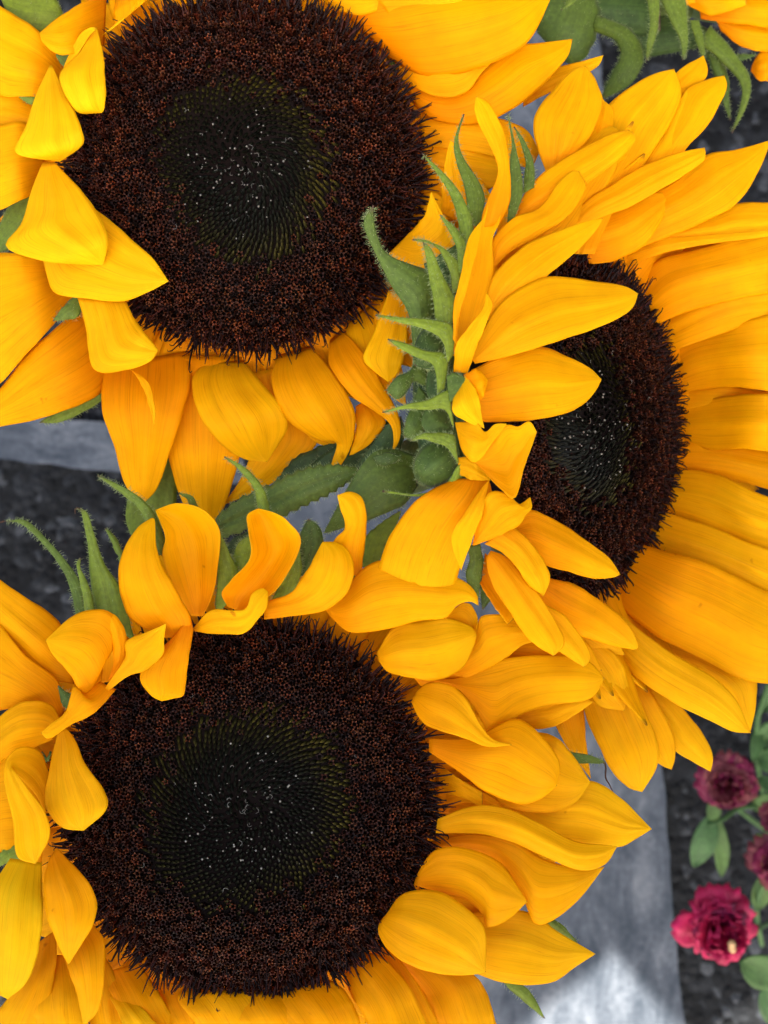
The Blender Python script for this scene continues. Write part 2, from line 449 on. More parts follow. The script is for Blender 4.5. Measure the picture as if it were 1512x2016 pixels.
def sheet(name, parent, L, R, z, mats, th=0.00016, flip=0, tint=0.0, hair=0, hairlen=0.0011, seed=0, **k):
    G = sheet_grid(L, R, z, seed=seed, **k)
    Nn = grid_normals(G)
    mi = G.shape[0] // 3
    if Nn[mi, G.shape[1] // 2, 2] < 0: G = G[:, ::-1]; Nn = grid_normals(G)
    if flip: G = G[:, ::-1]; Nn = grid_normals(G)
    V, F, M, uv = shell(G, Nn, th)
    o = mesh_obj(name, V, F, mats, parent, mat_idx=M, uvs=uv, tint=tint)
    if hair:
        rnd = random.Random(seed + 99); nv, nu = G.shape[:2]
        pts = []; ds = []
        for _ in range(int(hair)):
            i = int(rnd.random() ** 1.1 * (nv - 2)); f = rnd.random()
            e = rnd.random()
            if e < 0.72:
                j, j2 = (0, 1) if rnd.random() < 0.5 else (nu - 1, nu - 2)
                p = G[i, j] * (1 - f) + G[i + 1, j] * f; d = G[i, j] - G[i, j2]
                d = d / (np.linalg.norm(d) + 1e-9) + Nn[i, j] * rnd.uniform(-0.2, 0.7) * (1 if Nn[i, j][2] > 0 else -1)
            else:
                j = rnd.randrange(nu - 1); g2_ = rnd.random()
                p = (G[i, j] * (1 - g2_) + G[i, j + 1] * g2_) * (1 - f) + (G[i + 1, j] * (1 - g2_) + G[i + 1, j + 1] * g2_) * f
                d = Nn[i, j].copy() * (1 if Nn[i, j][2] > 0 else -1); d = d + (G[min(i + 2, nv - 1), j] - G[i, j]) * 200
            pts.append(p); ds.append(d)
        hairs('hair', pts, ds, hairlen, M_HAIR, o, rnd)
    return o

def opts(s):
    d = {}
    for t in s.split():
        a, _, b = t.partition('='); d[a] = float(b) if b else 1
    return d
SEED = [100]
def under_rim(L, R, z):
    L = parse(L); R = parse(R)
    mx, my = (L[0][0] + R[0][0]) / 2, (L[0][1] + R[0][1]) / 2
    if mx < 1170: return L, R, z
    # height of the disc's plane there
    zz = z[0]
    for _ in range(6):
        p = W(mx, my, zz); d = p - cR; zz = (cR[2] - FZ) * 1000 - (d[0] * nR[0] + d[1] * nR[1]) / nR[2] * 1000
    if 560 < my < 1130:
        k = 26; L[0] = (L[0][0] - k, L[0][1] + (838 - L[0][1]) * 0.06); R[0] = (R[0][0] - k, R[0][1] + (838 - R[0][1]) * 0.06)
    rim = max(0, min(1, 1 - (abs(my - 838) - 330) / 160))
    z = list(z); z0 = z[0]; z[0] = z0 + (min(z0, zz - 2.5) - z0) * rim
    if len(z) > 2: z[1] = z[1] + (min(z[1], z[0] + 9) - z[1]) * rim
    return L, R, z
def flat_rim(z0):
    def f(L, R, z):
        z = list(z)
        if z[0] <= z0 + 3.5:
            z[0] = z0 - 3.5
            if len(z) > 2: z[1] -= 1.0
        return L, R, z
    return f
def petals(parent, text, fix=None):
    for line in text.strip().splitlines():
        line = line.split('#')[0].strip()
        if not line: continue
        f = [x.strip() for x in line.split(';')]
        SEED[0] += 1; o = opts(f[3]) if len(f) > 3 else {}
        rr = random.Random(SEED[0])
        kw = dict(b=0.62 * o.get('b', 2.2), g=0.5 * o.get('g', 0.28), rip=o.get('rip', 0.4), roll=o.get('roll', 0), idx=o.get('idx', 0), crease=o.get('cr', 0.0))
        Lp, Rp, zp = f[0], f[1], [float(a) for a in f[2].split()]
        if fix: Lp, Rp, zp = fix(Lp, Rp, zp)
        sheet('petal', parent, Lp, Rp, zp, [M_PU, M_PL] if not o.get('f') else [M_PL, M_PU],
              seed=SEED[0], tint=max(0, o.get('t', 0.12) + rr.uniform(-0.1, 0.26)), **kw)
def bracts(parent, text, mat=None, name='bract'):
    for line in text.strip().splitlines():
        line = line.split('#')[0].strip()
        if not line: continue
        f = [x.strip() for x in line.split(';')]
        SEED[0] += 1; o = opts(f[3]) if len(f) > 3 else {}
        sheet(name, parent, f[0], f[1], [float(a) for a in f[2].split()], [mat or M_BR] * 2, th=0.0005, seed=SEED[0], tint=min(0.8, 0.10 + 1.7 * o.get('t', 0.1)),
              b=o.get('b', 1.2), g=o.get('g', 0.2), rip=o.get('rip', 0.3), roll=o.get('roll', 0), idx=o.get('idx', 0), crease=o.get('cr', 0.5),
              hair=o.get('h', 260), hairlen=o.get('hl', 0.0011), serr=o.get('s', 0), nu=11, nv=int(o.get('nv', 26)))

def frame(normal):
    z = np.array(Vector(normal).normalized()); y = np.array([0, 1.0, 0]); y -= z * np.dot(y, z); y /= np.linalg.norm(y)
    return np.stack([np.cross(y, z), y, z], 1)
# ------------------------------------------------------------------ flower discs
def disc(parent, c, normal, Rm, seed, n=3600, back=0.022, inner=0.50, twist=0, sty=1.0, bare=None, hook=0.12):
    """the flower's eye: a domed base, thousands of florets, dark styles and resin drops"""
    rnd = random.Random(seed); rs = np.random.RandomState(seed)
    q = frame(normal) @ np.array(Matrix.Rotation(twist, 3, 'Z'))
    c = np.array(c, float)
    def hgt(r):    # r in 0..1
        return Rm * (0.13 * (1 - r ** 2.6) - 0.075 * math.exp(-(r / 0.33) ** 2) + 0.035 * math.exp(-((r - 0.72) / 0.2) ** 2))
    def toW(P): return (q @ np.asarray(P).T).T + c
    # base
    nr, na = 24, 96; V = []; F = []
    for i in range(nr):
        r = (i + 0.5) / (nr - 0.5)
        for k in range(na):
            a = 2 * math.pi * k / na; V.append((Rm * r * math.cos(a), Rm * r * math.sin(a), hgt(r) - 0.0009))
    V.append((0, 0, hgt(0) - 0.0009))
    for i in range(nr - 1):
        for k in range(na):
            F.append((i * na + k, (i + 1) * na + k, (i + 1) * na + (k + 1) % na, i * na + (k + 1) % na))
    for k in range(na): F.append((len(V) - 1, k, (k + 1) % na))
    # green back of the head
    b0 = len(V); nb = 10
    for i in range(nb + 1):
        t = i / nb; rr = Rm * (1.0 - 0.78 * t ** 1.6); zz = -back * math.sin(t * math.pi / 2) - 0.001
        for k in range(na):
            a = 2 * math.pi * k / na; V.append((rr * math.cos(a), rr * math.sin(a), zz))
    mats = [0] * len(F)
    for k in range(na):
        F.append(((nr - 1) * na + k, b0 + k, b0 + (k + 1) % na, (nr - 1) * na + (k + 1) % na)); mats.append(1)
    for i in range(nb):
        for k in range(na):
            a, b2 = b0 + i * na + k, b0 + i * na + (k + 1) % na
            F.append((a, a + na, b2 + na, b2)); mats.append(1)
    F.append(tuple(b0 + nb * na + k for k in range(na))); mats.append(1)
    base = mesh_obj('disc', toW(V), F, [M_DISC, M_ST], parent, mat_idx=mats)
    # florets on the sunflower spiral
    FV = []; FF = []; FC = []
    SV = []; SF = []; SC = []
    BV = []; BF = []; BC = []
    GA = math.pi * (3 - math.sqrt(5))
    sp = Rm * math.sqrt(math.pi / n)
    for i in range(n):
        r = math.sqrt((i + 0.5) / n); a = i * GA
        ir = inner * (1 + 0.06 * math.sin(a * 2 + seed) + 0.04 * math.sin(3 * a + 1))
        x, y = Rm * r * math.cos(a), Rm * r * math.sin(a); h = hgt(r)
        jj = sp * (0.17 + 0.45 * max(0, 1 - r / 0.3)); x += rnd.gauss(0, jj) * 0.6; y += rnd.gauss(0, jj) * 0.6; h += rnd.gauss(0, jj) * 0.5
        er = np.array([math.cos(a), math.sin(a), 0]); et = np.array([-math.sin(a), math.cos(a), 0]); ez = np.array([0, 0, 1.0])
        if bare is not None and r > 0.78 and math.cos(a + twist) < bare: continue
        if r < ir + rnd.gauss(0, 0.055):
            # closed bud, scale leaning to the middle
            tr = r / ir
            lean = -0.75 if r > 0.12 else -0.3
            ax = ez * 1.0 + er * lean + et * 0.35; ax /= np.linalg.norm(ax)
            p = np.array([x, y, h - 0.0008]); s = sp * 0.46
            hh = sp * rnd.uniform(0.9, 1.25) * (0.7 + 0.4 * tr)
            b0 = len(BV)
            for k in range(5):
                t = 2 * math.pi * k / 5
                BV.append(p + (er * math.cos(t) * 0.9 + et * math.sin(t) * 0.8) * s)
            for k in range(5):
                t = 2 * math.pi * k / 5
                BV.append(p + ax * hh * 0.75 + (er * math.cos(t) + et * math.sin(t)) * s * 0.62)
            BV.append(p + ax * hh * 1.35)
            for k in range(5):
                k2 = (k + 1) % 5
                BF.append((b0 + k, b0 + k2, b0 + 5 + k2, b0 + 5 + k)); BF.append((b0 + 5 + k, b0 + 5 + k2, b0 + 10))
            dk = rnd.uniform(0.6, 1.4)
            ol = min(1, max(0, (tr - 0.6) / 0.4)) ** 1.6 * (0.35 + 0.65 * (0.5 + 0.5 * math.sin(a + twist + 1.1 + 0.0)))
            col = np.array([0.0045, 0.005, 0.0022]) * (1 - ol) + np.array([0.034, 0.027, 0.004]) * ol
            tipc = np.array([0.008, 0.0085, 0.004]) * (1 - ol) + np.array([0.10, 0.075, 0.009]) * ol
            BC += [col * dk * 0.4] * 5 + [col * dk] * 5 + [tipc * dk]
            continue
        # open floret: tube with five lobes turned outwards
        to = max(0.0, (r - ir) / (1 - ir))
        ax = ez + er * (0.15 + 0.75 * to ** 2) + et * 0.08 + np.array([rnd.gauss(0, 0.12), rnd.gauss(0, 0.12), 0]); ax /= np.linalg.norm(ax)
        u1 = np.cross(ax, et); u1 /= np.linalg.norm(u1); u2 = np.cross(ax, u1)
        hh = 0.0012 + 0.0016 * to + rnd.uniform(-0.0003, 0.0005)
        p = np.array([x, y, h - 0.0008])
        b0 = len(FV); ro = rnd.uniform(0, 1.2)
        s = sp * rnd.uniform(0.42, 0.56)
        for k in range(5):
            t = 2 * math.pi * k / 5 + ro; FV.append(p + (u1 * math.cos(t) + u2 * math.sin(t)) * s * 0.75)
        for k in range(5):
            t = 2 * math.pi * k / 5 + ro; FV.append(p + ax * hh + (u1 * math.cos(t) + u2 * math.sin(t)) * s * 0.85)
        for k in range(5):
            t = 2 * math.pi * (k + 0.5) / 5 + ro
            FV.append(p + ax * (hh + sp * rnd.uniform(0.02, 0.34)) + (u1 * math.cos(t) + u2 * math.sin(t)) * s * rnd.uniform(1.15, 1.75))
        for k in range(5):
            k2 = (k + 1) % 5
            FF.append((b0 + k, b0 + k2, b0 + 5 + k2, b0 + 5 + k)); FF.append((b0 + 5 + k, b0 + 5 + k2, b0 + 10 + k))
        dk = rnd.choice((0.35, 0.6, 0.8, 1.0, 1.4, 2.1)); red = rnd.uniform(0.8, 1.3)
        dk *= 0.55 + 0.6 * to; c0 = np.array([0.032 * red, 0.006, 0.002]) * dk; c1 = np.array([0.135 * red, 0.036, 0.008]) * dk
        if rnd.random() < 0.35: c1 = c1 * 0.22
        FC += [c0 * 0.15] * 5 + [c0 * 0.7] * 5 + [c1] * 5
        # anther column / style: dark spike, longer and curling outwards towards the rim
        for _k in range((1 if rnd.random() < 0.1 + 0.9 * max(0, (to - 0.35) / 0.65) ** 1.1 else 0) + (1 if to > 0.86 else 0)):
            ln = (0.0012 + 0.0046 * to ** 2.2) * rnd.uniform(0.5, 1.0) * sty * (0.62 + 0.55 * abs(math.sin(a * 23 + 2.1 * math.sin(a * 7))) ** 1.5)
            d0 = ez * (1.0 - 0.6 * to) + er * (0.1 + 1.3 * to ** 1.6) + et * (rnd.gauss(0.05, 0.16) - 0.38 * to * math.sin(2 * (a * 23 + 2.1 * math.sin(a * 7)))); d0 /= np.linalg.norm(d0)
            cur = np.array([rnd.gauss(0, 0.5), rnd.gauss(0, 0.5), rnd.gauss(0.25, 0.5)])
            base_p = p + ax * hh * 0.7; seg = 4; rad = (0.00020 + 0.00013 * to) * rnd.uniform(0.8, 1.25)
            pth = [base_p]
            for k in range(1, seg + 1):
                t = k / seg; pth.append(base_p + d0 * ln * t + cur * ln * 0.26 * t * t)
            if to > 0.55 and rnd.random() < hook:      # hooked tip
                e = pth[-1] - pth[-2]; hk = et * rnd.choice((-1, 1)) + ez * 0.5
                pth.append(pth[-1] + (e * 0.4 + hk * 0.0005)); pth.append(pth[-1] + (-e * 0.3 + hk * 0.0004))
            g = np.array(pth); s0 = len(SV)
            m_ = len(g)
            for ii in range(m_):
                rr = rad * (1.0 - 0.7 * (ii / (m_ - 1)) ** 1.5)
                for k in range(3):
                    t = 2.094 * k; SV.append(g[ii] + (u1 * math.cos(t) + u2 * math.sin(t)) * rr)
            for ii in range(m_ - 1):
                for k in range(3):
                    k2 = (k + 1) % 3
                    SF.append((s0 + ii * 3 + k, s0 + ii * 3 + k2, s0 + ii * 3 + 3 + k2, s0 + ii * 3 + 3 + k))
            cc = np.array([0.010, 0.003, 0.002]) * rnd.uniform(0.5, 1.8)
            if rnd.random() < 0.22: cc = np.array([0.05, 0.011, 0.006])
            SC += [cc] * (3 * m_)
    mesh_obj('disc_floret', toW(FV), FF, M_FLO, base, col=FC, smooth=False, kind='stuff')
    mesh_obj('bud_scale', toW(BV), BF, M_FLO, base, col=BC, smooth=False, kind='stuff')
    mesh_obj('style', toW(SV), SF, M_STY, base, col=SC, kind='stuff')
    # resin drops and pale threads scattered in the middle
    DV = []; DF = []
    def ico(p, r_):
        t = (1 + 5 ** .5) / 2
        v = np.array([(-1, t, 0), (1, t, 0), (-1, -t, 0), (1, -t, 0), (0, -1, t), (0, 1, t), (0, -1, -t), (0, 1, -t), (t, 0, -1), (t, 0, 1), (-t, 0, -1), (-t, 0, 1)]) / math.sqrt(1 + t * t) * r_ + p
        f = [(0, 11, 5), (0, 5, 1), (0, 1, 7), (0, 7, 10), (0, 10, 11), (1, 5, 9), (5, 11, 4), (11, 10, 2), (10, 7, 6), (7, 1, 8), (3, 9, 4), (3, 4, 2), (3, 2, 6), (3, 6, 8), (3, 8, 9), (4, 9, 5), (2, 4, 11), (6, 2, 10), (8, 6, 7), (9, 8, 1)]
        b = len(DV); DV.extend(v.tolist()); DF.extend([(a + b, b_ + b, c_ + b) for a, b_, c_ in f])
    for _ in range(105):
        a = rnd.uniform(0, 6.283); r = math.sqrt(rnd.random()) * 0.42 * rnd.uniform(0.5, 1.1) + 0.02
        if r > 0.5: continue
        h = hgt(r) + sp * 0.9
        ico(np.array([Rm * r * math.cos(a), Rm * r * math.sin(a), h]), rnd.choice((0.00010, 0.00012, 0.00016, 0.00022, 0.0003)))
    mesh_obj('resin_drop', toW(DV), DF, M_DROP, base, kind='stuff')
    TV = []; TF = []
    for _ in range(26):
        a = rnd.uniform(0, 6.283); r = abs(rnd.gauss(0, 0.3)); r = min(r, 0.7)
        p = np.array([Rm * r * math.cos(a), Rm * r * math.sin(a), hgt(r) + sp * 1.2]); d = np.array([rnd.gauss(0, 1), rnd.gauss(0, 1), 0]); d /= np.linalg.norm(d)
        e = np.array([-d[1], d[0], 0]); ln = rnd.uniform(0.0006, 0.0016)
        pts = [p + d * ln * t + e * ln * 0.5 * math.sin(t * 3) for t in (0, .33, .66, 1)]
        tv, tf = tube_geo(pts, [0.00005] * 4, 3, False); b = len(TV); TV.extend(tv.tolist()); TF.extend([tuple(i + b for i in f) for f in tf])
    mesh_obj('pollen_thread', toW(TV), TF, M_DROP, base, kind='stuff')
    return base

def ring(parent, c, normal, Rm, seed, count=34, length=0.022, drop=0.3, a0=0, a1=2 * math.pi, zoff=-0.0015, wid=0.0105, tint=0.0):
    """the hidden under-row of ray petals round a disc"""
    rnd = random.Random(seed); nz = Vector(normal).normalized(); q = frame(normal); c = np.array(c, float)
    for i in range(count):
        a = a0 + (a1 - a0) * (i + rnd.uniform(-0.2, 0.2)) / count
        ln = length * rnd.uniform(0.85, 1.1); w_ = wid * rnd.uniform(0.85, 1.15); zo = zoff - 0.0012 * (i % 2)
        nv, nu = 14, 9; v = np.linspace(0, 1, nv)[:, None]; u = np.linspace(-1, 1, nu)[None, :]
        wv = w_ / 2 * (0.35 + 0.65 * np.sin(math.pi * np.clip(0.15 + v * 0.85, 0, 1)) ** 0.7) * (1 - v ** 6)
        x = Rm * 0.93 + ln * v + 0 * u; y = u * wv; z = zo - drop * ln * v ** 1.5 + 0.0012 * (1 - u ** 2) * (1 - v) + 0.0003 * np.cos(u * 9)
        G = np.stack([x * math.cos(a) - y * math.sin(a), x * math.sin(a) + y * math.cos(a), z + 0 * u], -1)
        G = (G.reshape(-1, 3) @ q.T + c).reshape(nv, nu, 3)
        Nn = grid_normals(G)
        if np.dot(Nn[5, 4], np.array(nz)) < 0: G = G[:, ::-1]; Nn = grid_normals(G)
        V, F, M, uv = shell(G, Nn, 0.00025)
        mesh_obj('petal', V, F, [M_PU, M_PL], parent, mat_idx=M, uvs=uv, tint=max(0, tint + rnd.uniform(0, 0.1)))

def stem(parent, pts, r0, r1, n=16, hair=300, seed=3):
    P = resample(pts, np.linspace(0, 1, n)); rad = np.linspace(r0, r1, n)
    V, F = tube_geo(P, rad, 12)
    uv = np.array([(k / 12, i / (n - 1) * 0.9) for i in range(n) for k in range(12)])
    s = mesh_obj('stem', V, F, M_ST, parent, uvs=uv, tint=0.2)
    rnd = random.Random(seed); pp = []; dd = []
    for _ in range(hair):
        i = rnd.randrange(n * 12); pp.append(V[i] + (V[(i + 12) % len(V)] - V[i]) * rnd.random() if i + 12 < len(V) else V[i]); dd.append(V[i] - P[i // 12])
    hairs('hair', pp, dd, 0.0013, M_HAIR, s, rnd)
    return s

# ================================================================== sunflower at the upper left
cT = W(483, 340, -17)
T = empty('sunflower', cT, 'upper left sunflower with pale petal tips folded in over its round dark disc', 'sunflower', 'sunflowers in the bunch')
RT = 341 * K * (CAMZ - cT[2])
disc(T, cT, (0.02, 0.0, 1), RT, 11, twist=0.4)
ring(T, cT, (0.02, 0, 1), RT, 5, 46, 0.024, wid=0.013, zoff=-0.004)
petals(T, '''
205,90 165,103 115,107 85,85 78,65;210,-20 150,12 110,38 78,65;-14 -8 -6 -8;b=2.5 roll=-2
230,-20 225,20 222,55 200,70;240,-40 290,-30 300,-10 260,20;-15 -13 -14;
120,190 60,190 0,187 -60,150;128,128 80,65 0,12 -60,-10;-14 -13 -15 -18;b=2.5
90,300 30,262 -60,250;90,200 50,188 0,183 -60,180;-15 -17 -20;b=2
85,372 40,395 0,413 -60,430;90,250 40,240 0,245 -60,250;-14 -12 -14 -17;b=2.5
150,590 100,645 50,700 0,755 -50,790;120,515 60,503 0,497 -50,500;-14 -12 -13 -17;b=3
215,740 195,777 100,818 0,840 -50,845;165,600 110,645 50,700 0,765 -50,800;-14 -13 -15 -19;b=3
375,690 370,780 335,890 310,960 275,997;205,720 200,800 225,880 245,950 275,997;-15 -12 -13 -17 -20;b=3 cr=.4
475,700 480,850 455,960 430,1020 405,1045;330,700 325,850 340,930 365,1000 405,1045;-16 -16 -18 -22 -25;b=3 cr=.3
480,710 520,760 562,805 563,850 525,909;405,710 378,750 390,810 430,870 480,903 525,909;-14 -8 -5 -8 -12;b=3.5 t=.2
560,720 625,850 600,900 530,955 440,994;470,740 500,850 480,930 440,994;-17 -18 -21 -25;b=2
612,680 660,740 695,800 697,860 675,910 645,937;545,700 535,760 570,830 625,865 662,870 655,905 645,937;-14 -7 -4 -5 -8 -10;b=3 idx=1 t=.15
670,650 705,680 750,750 783,815 788,860 771,894;650,670 650,720 688,775 735,808 768,835 775,865 771,894;-14 -6 -3 -3 -3 -4;b=2.5 t=.15
725,785 758,830 730,872 695,895;700,800 700,850 692,880 688,897;-9 -8 -8 -9;b=2.5
620,720 640,800 660,860 700,870;560,740 590,820 620,870 690,885;-16 -17 -18;
808,588 802,640 800,690 785,730 765,752;765,572 742,640 716,703 735,730 765,752;-8 -4 -2 -1 -2;b=1.6 t=.25
770,562 812,600 840,680 850,740;735,585 740,640 790,710 850,740;-14 -11 -10 -11;b=1.5
735,595 765,650 790,720 800,800;705,625 722,700 760,770 800,800;-14 -10 -8 -8;b=2
715,610 735,680 745,740 750,790;680,640 690,700 710,760 750,790;-14.5 -11 -10 -11;b=2
800,465 835,425 849,377;765,500 800,522 835,528 895,492 898,462 868,415 849,377;-13 -6 -4 -2;b=1.5 t=.3
770,500 800,500 840,500 870,500;765,515 790,540 830,550 870,520;-13 -12 -12;b=1.5
868,420 872,350 880,300 887,276;905,440 934,427 915,370 900,320 893,285 887,276;-10 -6 -3 0;b=1.5 t=.25
640,-10 800,-60 1000,-60 1092,-20;765,115 830,148 900,145 980,120 1045,75 1092,-20;-14 -8 -6 -8;b=4 t=.1
700,-60 850,-80 1010,-60;800,75 900,75 1010,-20;-12 -6 -6;b=3 t=.05
590,-40 660,-60 760,-80 840,-60;620,-5 680,25 740,22 840,-60;-14 -12 -12;b=2
775,105 850,120 950,90 1010,55;782,150 850,188 915,184 950,142 1010,75;-14 -11 -9 -10;b=1.5
795,165 880,185 960,130 1010,90 1060,85 1127,77;815,205 860,238 940,244 1010,215 1070,165 1115,115 1127,77;-15 -13 -11 -12 -14;b=3
1030,150 1120,127 1188,109;1030,210 1130,157 1175,132 1188,109;-17 -17 -16;b=1.5
825,232 920,225 1000,238 1040,260 1062,300;830,290 900,295 980,310 1040,330 1062,300;-16 -15 -16 -19;b=2
830,275 900,280 980,300 1030,345;832,340 880,360 960,370 1030,345;-16 -16 -18;b=1.5
830,325 880,330 940,350 970,390;825,390 860,400 920,415 970,390;-16 -14 -15;b=2
820,385 860,380 900,420;800,440 850,450 900,420;-16 -14 -14;b=2
103,400 100,300 110,180 150,80 175,55 190,56;140,400 150,300 135,250 135,150 170,80 190,56;-18 -17 -14 -10 -6 -4;b=.5
190,54 202,100 208,170 205,215 195,223;183,53 160,100 118,148 148,217 195,223;-7 -4 -1 -1 -4;b=2.5 f=1 t=.55
102,129 130,185 160,250 162,285 118,318;98,129 72,185 50,250 33,302 118,318;-7 -3 -1 -1 -5;b=3 f=1 t=.65
108,320 160,375 190,415 213,470 203,522;84,320 62,375 42,440 13,486 90,515 203,522;-5 -2 0 1 -2;b=3.5 f=1 t=.5
150,395 200,420 255,468 300,508 332,554;85,515 105,573 160,587 240,593 290,576 332,554;-7 -5 -4 -4 -3;b=2.5 f=1 t=.5
245,590 270,635 298,672 311,690;153,586 170,650 185,728 250,728 295,712 311,690;-7 -4 -2 -2;b=3 f=1 t=.5
256,727 290,750 305,800 304,837;262,731 280,760 294,800 304,837;-6 -4 -4 -5;b=.6 t=.4 g=0
''', flat_rim(-17))
bracts(T, '''
20,40 60,62 110,60 125,30;-10,-30 40,-20 100,-10 125,30;-20 -22 -24;t=.35
60,330 20,400 -10,470;70,480 20,490 -10,500;-20 -22 -25;t=.25
150,580 125,605 105,632;168,600 150,625 105,632;-13.5 -13 -13;t=.2 h=60
110,95 130,100 152,105;112,112 130,135 152,125;-15 -15 -15;t=.1 h=40
30,180 50,182 72,188;40,192 60,205 72,192;-14.6 -14.6 -14.6;t=.3 h=30
250,740 190,795 120,830 78,832;215,760 190,770 130,800 78,832;-22 -23 -25;t=.3
780,110 790,150 800,170;760,100 770,140 800,170;-22 -22 -22;h=20
''')
bracts(T, '''
350,880 348,960 338,1020 270,1075;300,880 262,960 248,1020 270,1075;-30 -30 -31 -33;t=.3 h=160 nv=30
''', M_LF, 'leaf')
stem(T, [W(483, 340, -38), W(470, 330, -120), W(455, 320, -250), W(450, 315, -448)], 0.008, 0.007, hair=40)

